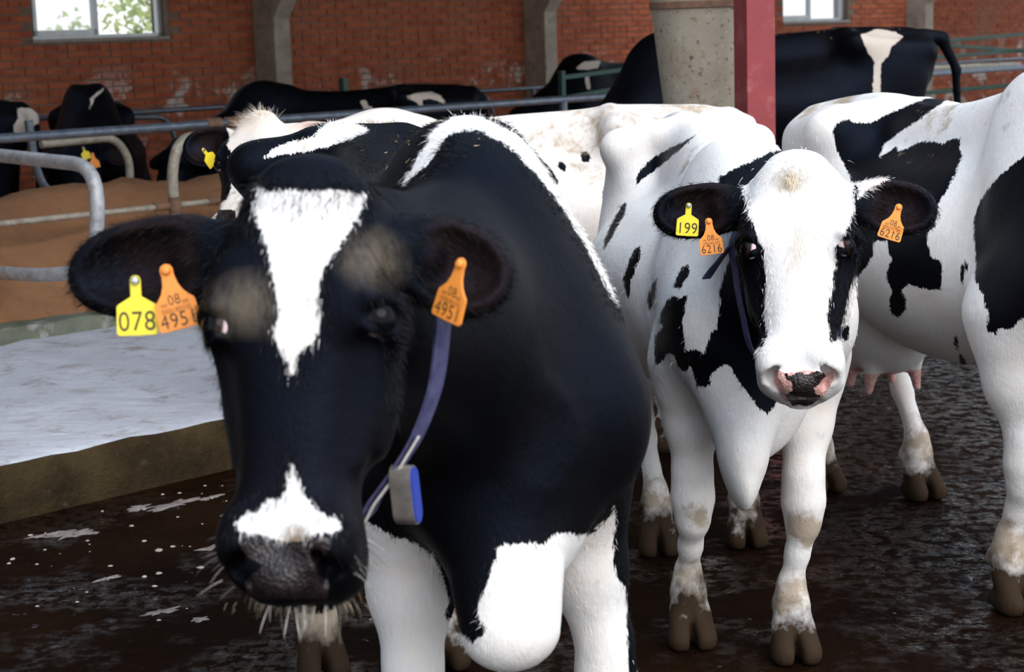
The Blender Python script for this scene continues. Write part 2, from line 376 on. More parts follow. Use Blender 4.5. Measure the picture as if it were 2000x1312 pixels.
class Field:
    def __init__(s, xs, ys, zs):
        s.ax = [np.asarray(a, np.float32) for a in (xs, ys, zs)]
        s.F = np.full([len(a) for a in s.ax], 0.25, np.float32)
    def sub(s, lo, hi, pad):
        sl = []
        for a, l, h in zip(s.ax, lo, hi):
            i = max(0, int(np.searchsorted(a, l - pad)) - 1); j = min(len(a), int(np.searchsorted(a, h + pad)) + 1)
            sl.append(slice(i, max(i, j)))
        g = [a[c] for a, c in zip(s.ax, sl)]
        return tuple(sl), (g[0][:, None, None], g[1][None, :, None], g[2][None, None, :])
    def add(s, prim, k=0.04):
        lo, hi, f = prim
        sl, (X, Y, Z) = s.sub(lo, hi, k + 0.04)
        if 0 in s.F[sl].shape: return
        d = f(X, Y, Z); a = s.F[sl]
        h = np.maximum(k - np.abs(a - d), 0) / k
        s.F[sl] = np.minimum(a, d) - h * h * k * 0.25
    def cut(s, prim, k=0.02):
        lo, hi, f = prim
        sl, (X, Y, Z) = s.sub(lo, hi, k + 0.02)
        if 0 in s.F[sl].shape: return
        d = -f(X, Y, Z); a = s.F[sl]
        h = np.maximum(k - np.abs(a - d), 0) / k
        s.F[sl] = np.maximum(a, d) + h * h * k * 0.25

def p_cone(a, b, ra, rb):
    a = _v(*a); b = _v(*b); ba = b - a; L = max(ba @ ba, 1e-9); r = max(ra, rb)
    def f(X, Y, Z):
        t = np.clip(((X - a[0]) * ba[0] + (Y - a[1]) * ba[1] + (Z - a[2]) * ba[2]) / L, 0, 1)
        return np.sqrt((X - a[0] - t * ba[0])**2 + (Y - a[1] - t * ba[1])**2 + (Z - a[2] - t * ba[2])**2) - (ra + (rb - ra) * t)
    return np.minimum(a, b) - r, np.maximum(a, b) + r, f

def p_econe(a, b, s, wa, ha, wb, hb):
    "tapered capsule with elliptic section: half width w along the unit vector s, h across"
    a = _v(*a); b = _v(*b); s = _n(s); ba = b - a; L = max(ba @ ba, 1e-9); r = max(wa, ha, wb, hb)
    def f(X, Y, Z):
        t = np.clip(((X - a[0]) * ba[0] + (Y - a[1]) * ba[1] + (Z - a[2]) * ba[2]) / L, 0, 1)
        qx = X - a[0] - t * ba[0]; qy = Y - a[1] - t * ba[1]; qz = Z - a[2] - t * ba[2]
        l = qx * s[0] + qy * s[1] + qz * s[2]
        r2 = np.maximum(qx * qx + qy * qy + qz * qz - l * l, 0)
        w = wa + (wb - wa) * t; h = ha + (hb - ha) * t
        k0 = np.sqrt((l / w)**2 + r2 / h**2); k1 = np.sqrt((l / w**2)**2 + r2 / h**4) + 1e-6
        return np.clip(k0 * (k0 - 1) / k1, -0.3, 1)
    return np.minimum(a, b) - r, np.maximum(a, b) + r, f

def p_ell(c, R, rad):
    "ellipsoid; rows of R are its axes"
    c = _v(*c); R = np.asarray(R, float); e = np.sqrt(((R.T * np.asarray(rad))**2).sum(1))
    def f(X, Y, Z):
        x, y, z = X - c[0], Y - c[1], Z - c[2]; k0 = 0; k1 = 0
        for ax, r in zip(R, rad):
            q = (x * ax[0] + y * ax[1] + z * ax[2]) / r; k0 = k0 + q * q; k1 = k1 + (q / r)**2
        k0 = np.sqrt(k0); k1 = np.sqrt(k1) + 1e-6
        return np.clip(k0 * (k0 - 1) / k1, -0.3, 1)
    return c - e, c + e, f

def _cr(xp, yp, x):
    "smooth (Catmull-Rom) interpolation of rows yp at xp"
    xp = np.asarray(xp, float); yp = np.asarray(yp, float)
    m = np.gradient(yp, xp, axis=0)
    x = np.clip(x, xp[0], xp[-1]); i = np.clip(np.searchsorted(xp, x) - 1, 0, len(xp) - 2)
    h = xp[i + 1] - xp[i]; t = (x - xp[i]) / h
    sh = (-1,) + (1,) * (yp.ndim - 1)
    t = t.reshape(sh); h = h.reshape(sh)
    return ((2*t**3 - 3*t**2 + 1) * yp[i] + (t**3 - 2*t**2 + t) * h * m[i] + (-2*t**3 + 3*t**2) * yp[i+1] + (t**3 - t**2) * h * m[i+1])

ANG = np.radians(np.arange(0, 181, 30))
def p_loft(O, A, U, S, st, scale=0.85):
    """star-shaped loft along the axis A from O; st rows: (a, centre offset along U, radii at 0..180 deg from +U)"""
    O, A, U, S = [_v(*q) for q in (O, A, U, S)]
    st = sorted(st, key=lambda r: r[0])
    sa = np.array([r[0] for r in st]); par = np.array([[r[1]] + list(r[2]) for r in st], float)
    ta = np.linspace(sa[0], sa[-1], 160); tab = _cr(sa, par, ta)
    th = np.linspace(0, np.pi, 61)
    sym = np.concatenate([tab[:, 2:3], tab[:, 1:], tab[:, -2:-1]], 1)   # mirrored ends keep the section smooth
    aa = np.concatenate([[-ANG[1]], ANG, [np.pi + ANG[1]]])
    rt = _cr(aa, sym.T, th).T.astype(np.float32)
    ct = tab[:, 0].astype(np.float32); mx = float(par[:, 1:].max()); cm = np.abs(par[:, 0]).max()
    cs = [O + A * sa[0] + U * par[0, 0], O + A * sa[-1] + U * par[-1, 0]] + [O + A * q + U * w for q, w in zip(sa, par[:, 0])]
    lo = np.min(cs, 0) - mx; hi = np.max(cs, 0) + mx
    def f(X, Y, Z):
        x, y, z = X - O[0], Y - O[1], Z - O[2]
        a = x * A[0] + y * A[1] + z * A[2]; u = x * U[0] + y * U[1] + z * U[2]; s = x * S[0] + y * S[1] + z * S[2]
        fi = np.clip((a - sa[0]) / (sa[-1] - sa[0]), 0, 1) * 159
        i0 = np.minimum(fi.astype(np.int32), 158); t = (fi - i0).astype(np.float32)
        u = u - (ct[i0] * (1 - t) + ct[i0 + 1] * t)
        rho = np.sqrt(u * u + s * s); ang = np.arctan2(np.abs(s), u) * (60 / np.pi)
        j0 = np.minimum(ang.astype(np.int32), 59); w = (ang - j0).astype(np.float32)
        i0, j0, t, w = np.broadcast_arrays(i0, j0, t, w)
        r = (rt[i0, j0] * (1 - w) + rt[i0, j0 + 1] * w) * (1 - t) + (rt[i0 + 1, j0] * (1 - w) + rt[i0 + 1, j0 + 1] * w) * t
        ex = np.maximum(np.maximum(sa[0] - a, a - sa[-1]), 0)
        d = (rho - r) * scale
        return np.where(ex > 0, np.sqrt(np.maximum(d, 0)**2 + ex * ex) + np.minimum(d, 0) * 0, d).astype(np.float32)
    return lo, hi, f

def surface_nets(fld):
    F = fld.F; X, Y, Z = fld.ax; nx, ny, nz = F.shape
    S = F < 0
    c = np.zeros((nx-1, ny-1, nz-1), np.uint8)
    for i in (0, 1):
        for j in (0, 1):
            for k in (0, 1):
                c += S[i:nx-1+i, j:ny-1+j, k:nz-1+k]
    act = (c > 0) & (c < 8)
    I = np.argwhere(act); idx = np.full(act.shape, -1, np.int32); idx[act] = np.arange(len(I))
    acc = np.zeros((len(I), 3)); cnt = np.zeros(len(I))
    i, j, k = I.T
    corners = [(a, b, d) for a in (0, 1) for b in (0, 1) for d in (0, 1)]
    for p in corners:
        for ax in range(3):
            if p[ax]: continue
            q = list(p); q[ax] = 1
            fa = F[i+p[0], j+p[1], k+p[2]]; fb = F[i+q[0], j+q[1], k+q[2]]
            m = (fa < 0) != (fb < 0)
            if not m.any(): continue
            t = np.where(m, fa / np.where(m, fa - fb, 1), 0)
            pa = np.stack([X[i+p[0]], Y[j+p[1]], Z[k+p[2]]], 1); pb = np.stack([X[i+q[0]], Y[j+q[1]], Z[k+q[2]]], 1)
            acc[m] += (pa + (pb - pa) * t[:, None])[m]; cnt[m] += 1
    V = acc / cnt[:, None]
    quads = []
    for ax in range(3):
        sl0 = [slice(None)] * 3; sl1 = [slice(None)] * 3
        sl0[ax] = slice(0, -1); sl1[ax] = slice(1, None)
        a0, a1 = S[tuple(sl0)], S[tuple(sl1)]
        E = np.argwhere(a0 != a1)
        o1, o2 = (ax + 1) % 3, (ax + 2) % 3
        dims = act.shape
        E = E[(E[:, o1] > 0) & (E[:, o2] > 0) & (E[:, o1] < dims[o1]) & (E[:, o2] < dims[o2])]
        def cell(d1, d2):
            e = E.copy(); e[:, o1] -= d1; e[:, o2] -= d2
            return idx[e[:, 0], e[:, 1], e[:, 2]]
        q = np.stack([cell(1, 1), cell(0, 1), cell(0, 0), cell(1, 0)], 1)
        inside0 = a0[E[:, 0], E[:, 1], E[:, 2]]
        q[~inside0] = q[~inside0][:, ::-1]
        quads.append(q)
    Q = np.concatenate(quads); Q = Q[(Q >= 0).all(1)]
    return V, Q

def relax(V, Q, it=2, lam=0.5):
    n = len(V); e = np.concatenate([Q[:, [0, 1]], Q[:, [1, 2]], Q[:, [2, 3]], Q[:, [3, 0]]])
    deg = np.bincount(e[:, 0], minlength=n) + np.bincount(e[:, 1], minlength=n)
    for q in range(it):
        l = lam if q % 2 == 0 else -lam * 0.9
        s = np.stack([np.bincount(e[:, 0], V[e[:, 1], c], n) + np.bincount(e[:, 1], V[e[:, 0], c], n) for c in range(3)], 1)
        V = V + l * (s / np.maximum(deg, 1)[:, None] - V)
    return V

def axis(lo, hi, coarse, fine_ranges):
    "grid coordinates: step 'coarse', finer inside the ranges (a, b, step)"
    out = [lo]
    while out[-1] < hi:
        x = out[-1]; st = coarse
        for a, b, f in fine_ranges:
            if a <= x <= b: st = min(st, f)
            else: st = min(st, f + max(a - x, x - b) * 0.25)
        out.append(x + st)
    return np.array(out)

# ---- a cow in its own frame: x forward from the withers, y to its left, z up, feet on z = 0
TORSO = [  # x, centre z, radii top .. bottom
    ( 0.37, 1.02, (.07, .06, .06, .06, .07, .08, .10)),
    ( 0.31, 1.02, (.19, .15, .14, .14, .15, .20, .26)),
    ( 0.17, 1.06, (.33, .22, .18, .19, .21, .28, .36)),
    ( 0.00, 1.08, (.40, .25, .22, .24, .26, .32, .40)),
    (-0.25, 1.06, (.385, .26, .26, .29, .31, .36, .42)),
    (-0.55, 1.04, (.385, .28, .30, .355, .37, .41, .45)),
    (-0.85, 1.05, (.39, .29, .31, .36, .375, .40, .43)),
    (-1.05, 1.08, (.375, .29, .275, .29, .31, .33, .37)),
    (-1.25, 1.13, (.32, .25, .23, .22, .23, .26, .30)),
    (-1.42, 1.20, (.24, .19, .17, .16, .17, .20, .25)),
    (-1.52, 1.26, (.15, .12, .11, .10, .11, .12, .13)),
]
HEAD = [  # a (poll to nose), centre f, radii front .. underside
    (-0.045, -.050, (.025, .030, .030, .030, .030, .030, .025)),
    (-0.015, -.045, (.075, .080, .085, .085, .075, .070, .065)),
    (0.04, -.040, (.094, .104, .114, .108, .095, .090, .095)),
    (0.11, -.038, (.108, .120, .126, .112, .105, .112, .120)),
    (0.20, -.040, (.110, .122, .130, .112, .110, .135, .145)),
    (0.28, -.042, (.106, .112, .112, .100, .102, .132, .150)),
    (0.36, -.042, (.100, .103, .096, .085, .088, .108, .122)),
    (0.43, -.042, (.094, .098, .091, .079, .078, .088, .096)),
    (0.49, -.040, (.088, .098, .099, .090, .084, .084, .086)),
    (0.545, -.042, (.076, .090, .099, .096, .090, .084, .080)),
    (0.585, -.046, (.054, .068, .084, .084, .080, .072, .066)),
    (0.605, -.050, (.030, .045, .055, .058, .055, .048, .042)),
]

def build_cow(P):
    """P: pose dictionary in the cow's frame. Returns vertices, quads, head-region mask, head frame"""
    lying = P.get('lying', False); g = P.get('grid', 0.016); gh = P.get('hgrid', 0.0065)
    poll = _v(*P['poll']); A = _n(P['nose_dir']); Fv = _v(*P['face_dir']); Fv = _n(Fv - A * (Fv @ A))
    Sv = np.cross(Fv, A)                                   # lateral, towards the cow's left
    HS = P.get('hscale', 1.0)
    HL = P.get('hlen', .86); HW = P.get('hwid', 1.0)
    def H(a, s, f): return poll + (A * a * HL + Sv * s * HW + Fv * f) * HS
    tip = H(.6, 0, 0); earL = [H(.06, sg * .34, -.05) for sg in (-1, 1)]
    hp = np.array([poll, tip, H(0, 0, -.2), H(.3, 0, -.22)] + earL)
    hlo, hhi = hp.min(0) - .07, hp.max(0) + .07
    lo = np.minimum(_v(-1.75, -.47, -.02), hlo); hi = np.maximum(_v(.48, .47, 1.60), hhi)
    if lying: lo[2] = -.03
    ax = [axis(lo[i], hi[i], g, [(hlo[i], hhi[i], gh)] if P.get('head', True) else []) for i in range(3)]
    B = Field(*ax)
    dz = P.get('dz', 0.0); wid = P.get('wid', 1.0); SW = P.get('shoulder', 1.0); HZ = P.get('hip_z', 0.0); wz = P.get('wither_z', 0.0)
    st = [(x, z + dz, [r * (wid if 1 < i < 5 else 1) + (HZ if i == 0 and x < -.7 else 0) + (wz if i == 0 and x > -.3 else 0) for i, r in enumerate(rr)]) for x, z, rr in P.get('torso', TORSO)]
    X3 = (1, 0, 0); Z3 = (0, 0, 1); Y3 = (0, 1, 0)
    B.add(p_loft((0, 0, 0), X3, Z3, Y3, st), .01)
    # withers, shoulder, hooks, pins, thighs
    B.add(p_econe((.08, 0, 1.36 + dz + wz), (-.2, 0, 1.40 + dz + wz), Y3, .055, .09, .04, .06), .1)
    for sg in (-1, 1):
        B.add(p_econe((-.04, sg * .11 * SW, 1.35 + dz + wz), (.19, sg * .205 * SW, 1.00 + dz), (.2, sg * 1, .25), .06, .15, .075, .125), .10)
        B.add(p_econe((.20, sg * .20 * SW, 1.00 + dz), (.02, sg * .21 * SW, .84 + dz), Y3, .075, .12, .075, .12), .08)
        B.add(p_cone((-1.0, sg * .12, 1.405 + dz + HZ), (-1.02, sg * .255 * P.get('hooks', 1.0), 1.36 + dz + HZ), .045, .048), .11)
        B.add(p_cone((-1.02, sg * .25 * P.get('hooks', 1.0), 1.36 + dz + HZ), (-1.46, sg * .13, 1.31 + dz + HZ), .035, .05), .10)
        B.add(p_econe((-1.12, sg * .16, 1.18 + dz), (-1.03, sg * .235, .86 + dz), Y3, .11, .20, .075, .12), .08)
        B.add(p_econe((-1.30, sg * .14, 1.15 + dz), (-1.30, sg * .165, .80 + dz), Y3, .09, .16, .065, .12), .08)
        B.cut(p_ell((-.90, sg * .42, 1.27 + dz), np.eye(3), (.13, .10, .11)), .10)
        B.cut(p_ell((-.17, sg * .45, 1.12 + dz), np.eye(3), (.06, .18, .20)), .12)
        for q in range(P.get('ribs', 0)):
            x = -.36 - q * .085
            B.cut(p_econe((x + .03, sg * .40, 1.22 + dz), (x - .04, sg * .42, .92 + dz), Y3, .035, .012, .035, .012), .05)
    # brisket and dewlap
    br = P.get('brisket', ((.24, 0, .95), (.30, 0, .70), .10, .06))
    B.add(p_econe(br[0], br[1], Y3, br[2], .14, br[3], .075), .12)
    for q in P.get('chest', []): B.add(p_econe(*q[0:2], Y3, *q[2:]), .10)
    # udder
    if not lying:
        ud = P.get('udder', 1.0)
        B.add(p_ell((-1.10, 0, .66), np.eye(3), (.24, .17, .19 * ud)), .08)
        for sx, sy in ((-1.02, .08), (-1.02, -.08), (-1.17, .07), (-1.17, -.07)):
            B.add(p_cone((sx, sy, .66 - .15 * ud), (sx, sy * 1.15, .66 - .235 * ud), .026, .013), .03)
    # neck
    nk = P['neck']     # list of (point, lateral, half width, half depth)
    for (a, s1, w1, h1), (b, s2, w2, h2) in zip(nk[:-1], nk[1:]):
        B.add(p_econe(a, b, _n(_v(*s1) + _v(*s2)), w1, h1, w2, h2), .11)
    # legs
    def leg(pts, foot, yaw, front):
        pts = [_v(*p) for p, r in pts], [r for p, r in pts]
        n = len(pts[0])
        for q in range(n - 1):
            B.add(p_cone(pts[0][q], pts[0][q+1], pts[1][q], pts[1][q+1]), .035 if q else .09)
        cy, sy = math.cos(yaw), math.sin(yaw)
        fx = _v(cy, sy, 0); fy = _v(-sy, cy, 0); p = _v(*foot)
        for sg in (-1, 1):
            B.add(p_cone(p + fx * -.012 + fy * sg * .028 + _v(0, 0, .095), p + fx * .050 + fy * sg * .034 + _v(0, 0, .030), .034, .036), .016)
            B.add(p_cone(p + fx * -.03 + fy * sg * .030 + _v(0, 0, .03), p + fx * .030 + fy * sg * .034 + _v(0, 0, .026), .032, .038), .01)
            B.add(p_cone(p + fx * -.065 + fy * sg * .030 + _v(0, 0, .150), p + fx * -.08 + fy * sg * .036 + _v(0, 0, .125), .019, .014), .015)
        B.cut(p_econe(p + fx * .095 + _v(0, 0, .11), p + fx * .085 + _v(0, 0, -.02), fy, .006, .062, .015, .078), .008)
    if not lying:
        for sg, foot, yaw in zip((1, -1), P['front_feet'], P.get('front_yaw', (0, 0))):
            f = _v(*foot); e = _v(.04, sg * .20 * SW, .84)
            kn = _v(*P['knees'][0 if sg == 1 else 1]) if 'knees' in P else e * .46 + _v(f[0], f[1], 0) * .54 + _v(.045, 0, .035)
            kn[2] = P.get('knee_z', .43)
            a = kn - e
            ft = f + _v(-.03, 0, .15); c = kn * .5 + ft * .5
            leg([(e, P.get('arm', .105)), (e + a * .45, P.get('arm', .105) * .68), (kn + _v(0, 0, .07), .052), (kn, .055), (kn + _v(-.005, 0, -.065), .042), (c, .0295), (ft + _v(0, 0, .06), .033), (ft, .046), (f + _v(-.01, 0, .09), .047)], f, yaw, True)
        for sg, foot, yaw in zip((1, -1), P['hind_feet'], P.get('hind_yaw', (0, 0))):
            f = _v(*foot); st_ = _v(-1.08, sg * .22, .86)
            hk = _v(-1.38 * .6 + (f[0] - .17) * .4, sg * .17 * .5 + f[1] * .5, .53)
            ft = f + _v(-.03, 0, .15)
            leg([(st_, .12), (st_ * .5 + hk * .5 + _v(.02, 0, .02), .085), (hk + _v(.02, 0, .05), .055), (hk, .052), (hk * .55 + ft * .45, .033), (ft + _v(0, 0, .06), .035), (ft, .049), (f + _v(-.01, 0, .09), .046)], f, yaw, False)
            B.add(p_cone(hk + _v(-.055, 0, .03), hk + _v(.0, 0, .2), .022, .02), .05)      # Achilles tendon
    else:
        for sg in (-1, 1):
            B.add(p_econe((.16, sg * .22, .32), (.36, sg * .2, .12), Y3, .07, .09, .06, .07), .06)
            B.add(p_cone((.36, sg * .2, .10), (.05, sg * .24, .07), .06, .05), .04)
            B.add(p_econe((-1.1, sg * .24, .42), (-.75, sg * .34, .2), Y3, .1, .2, .08, .12), .08)
            B.add(p_cone((-.75, sg * .36, .14), (-1.1, sg * .40, .08), .07, .05), .05)
            B.add(p_cone((-1.1, sg * .40, .08), (-.75, sg * .42, .06), .045, .05), .03)
    # tail
    tl = P.get('tail', [(-1.50, 0, 1.41), (-1.575, 0, 1.36), (-1.60, 0, 1.15), (-1.58, 0, .85), (-1.56, 0, .62)])
    rr = [.045, .035, .026, .020, .018, .016, .016, .016]
    for q in range(len(tl) - 1):
        a, b = _v(*tl[q]) + _v(0, 0, dz + HZ - .025), _v(*tl[q+1]) + _v(0, 0, dz + HZ * .5)
        B.add(p_cone(a, b, rr[q], rr[q+1]), .03)
    e = _v(*tl[-1]) + _v(0, 0, dz)
    B.add(p_cone(e, e + _v(0, 0, -.12), .022, .04), .02); B.add(p_cone(e + _v(0, 0, -.12), e + _v(0, 0, -.26), .04, .008), .02)
    # head
    sl, (gx, gy, gz) = B.sub(hlo, hhi, .05)
    body_only = B.F.copy() if P.get('head', True) else None
    if P.get('head', True):
        Hd = Field(B.ax[0][sl[0]], B.ax[1][sl[1]], B.ax[2][sl[2]])
        sc = lambda st_: [(a * HL * HS, c * HS, [r * HS * (1 + (HW - 1) * w_) for r, w_ in zip(rr_, (0, .25, .75, 1, .75, .25, 0))]) for a, c, rr_ in st_]
        Hd.add(p_loft(poll, A, Fv, Sv, sc(P.get('head_sections', HEAD)), .9), .01)
        E3 = np.array([A, Sv, Fv])
        def hell(a, s, f, ra, rs, rf, k, cut=False, rot=0.0):
            c, s_ = math.cos(rot), math.sin(rot)
            R = np.array([A * c + Sv * s_, -A * s_ + Sv * c, Fv])
            (Hd.cut if cut else Hd.add)(p_ell(H(a, s, f), R, (ra * HS, rs * HS, rf * HS)), k)
        def hcone(p, q, r1, r2, k, cut=False): (Hd.cut if cut else Hd.add)(p_cone(H(*p), H(*q), r1 * HS, r2 * HS), k)
        for sg in (-1, 1):
            hell(.165, sg * .088, .045, .050, .034, .026, .04)                      # brow
            ea, es, ef = P.get('eye_pos', {}).get(sg, (.220, .103, .046))
            hell(ea - .005, sg * (es + .002), ef - .034, .042, .030, .036, .03)             # orbit
            hell(.285, sg * .098, -.065, .09, .022, .05, .05)                       # cheek
            hcone((.26, sg * .094, .0), (.40, sg * .078, -.012), .020, .012, .03)   # facial crest
            hell(.33, sg * .118, .035, .085, .022, .030, .03, True)                 # hollow in front of the eye
            hcone((ea - .024, sg * (es - .003), ef + .028), (ea - .020, sg * (es + .027), ef - .010), .010, .009, .018)  # upper lid
            hcone((ea + .020, sg * (es - .007), ef + .020), (ea + .018, sg * (es + .021), ef - .016), .007, .006, .014)  # lower lid
            hell(ea - .001, sg * (es + .025), ef + .016, .019, .020, .024, .008, True)                # eye opening
            hell(.524, sg * .060, .022, .045, .034, .034, .03)                      # nostril wing
            hell(.548, sg * .056, .022, .034, .0150, .026, .012, True, sg * .70)    # nostril
            hell(.578, sg * .044, .008, .020, .019, .024, .012, True)
        hell(.575, 0, .005, .035, .045, .040, .025)                                 # muzzle pad
        hell(.555, 0, -.100, .055, .058, .030, .03)                                 # chin
        hcone((.36, .100, -.088), (.60, .062, -.098), .006, .004, .010, True)       # mouth line, both sides
        hcone((.36, -.100, -.088), (.60, -.062, -.098), .006, .004, .010, True)
        hcone((.612, .06, -.095), (.612, -.06, -.095), .006, .006, .010, True)
        hell(-.02, 0, .0, .045, .075, .045, .05)                                    # poll bump
        # ears
        for sg, (dirv, opn, ln, wd) in zip((1, -1), P.get('ears', [((.25, 1, -.1), (.1, .1, 1), .19, .060)] * 2)):
            d = _v(dirv[0], dirv[1] * sg, dirv[2]); d = _n(A * d[0] + Sv * d[1] + Fv * d[2])
            o = _v(opn[0], opn[1] * sg, opn[2]); o = A * o[0] + Sv * o[1] + Fv * o[2]; o = _n(o - d * (o @ d)); w = np.cross(d, o)
            b = H(P.get('ear_a', .085), sg * .105, -.045)
            L = ln * HS; W = wd * HS
            Hd.add(p_cone(b - d * .02, b + d * L * .30, .034 * HS, .030 * HS), .04)
            c = b + d * L * .58
            R = np.array([d, w, o])
            E_ = Field(*[a_ for a_ in Hd.ax]); 
            E_.add(p_ell(c, R, (L * .50, W, .034 * HS)), .005)
            E_.add(p_ell(b + d * L * .40, R, (L * .38, W * .80, .036 * HS)), .03)
            E_.add(p_ell(b + d * L * .80, R, (L * .30, W * .78, .030 * HS)), .03)
            E_.cut(p_ell(c + o * .031 * HS + d * L * .03, R, (L * .41, W * .76, .040 * HS)), .012)
            E_.cut(p_ell(c + o * .085 * HS, R, (L * .8, W * 2, .060 * HS)), .010)
            h = np.maximum(.03 - np.abs(Hd.F - E_.F), 0) / .03
            Hd.F = np.minimum(Hd.F, E_.F) - h * h * .03 * .25
        a = B.F[sl]; k = .05; h = np.maximum(k - np.abs(a - Hd.F), 0) / k
        hm = np.full(B.F.shape, 0.25, np.float32); hm[sl] = Hd.F
        B.F[sl] = np.minimum(a, Hd.F) - h * h * k * .25
    zz = B.ax[2]
    B.F = np.maximum(B.F, (0.0 - zz)[None, None, :])
    V, Q = surface_nets(B)
    V = relax(V, Q, P.get('relax', 2))
    if P.get('head', True):
        ii = [np.clip(np.searchsorted(B.ax[c], V[:, c]), 0, len(B.ax[c]) - 1) for c in range(3)]
        head = hm[ii[0], ii[1], ii[2]] < body_only[ii[0], ii[1], ii[2]] - .004
        rel = (V - poll) @ A / HS; lat = (V - poll) @ Sv / HS; fr = (V - poll) @ Fv / HS
        head |= (rel > .05) & (rel < .7) & (np.abs(lat) < .14) & (fr > -.12) & (fr < .12)
    else: head = np.zeros(len(V), bool)
    return V, Q, head, (poll, A, Sv, Fv, HS)
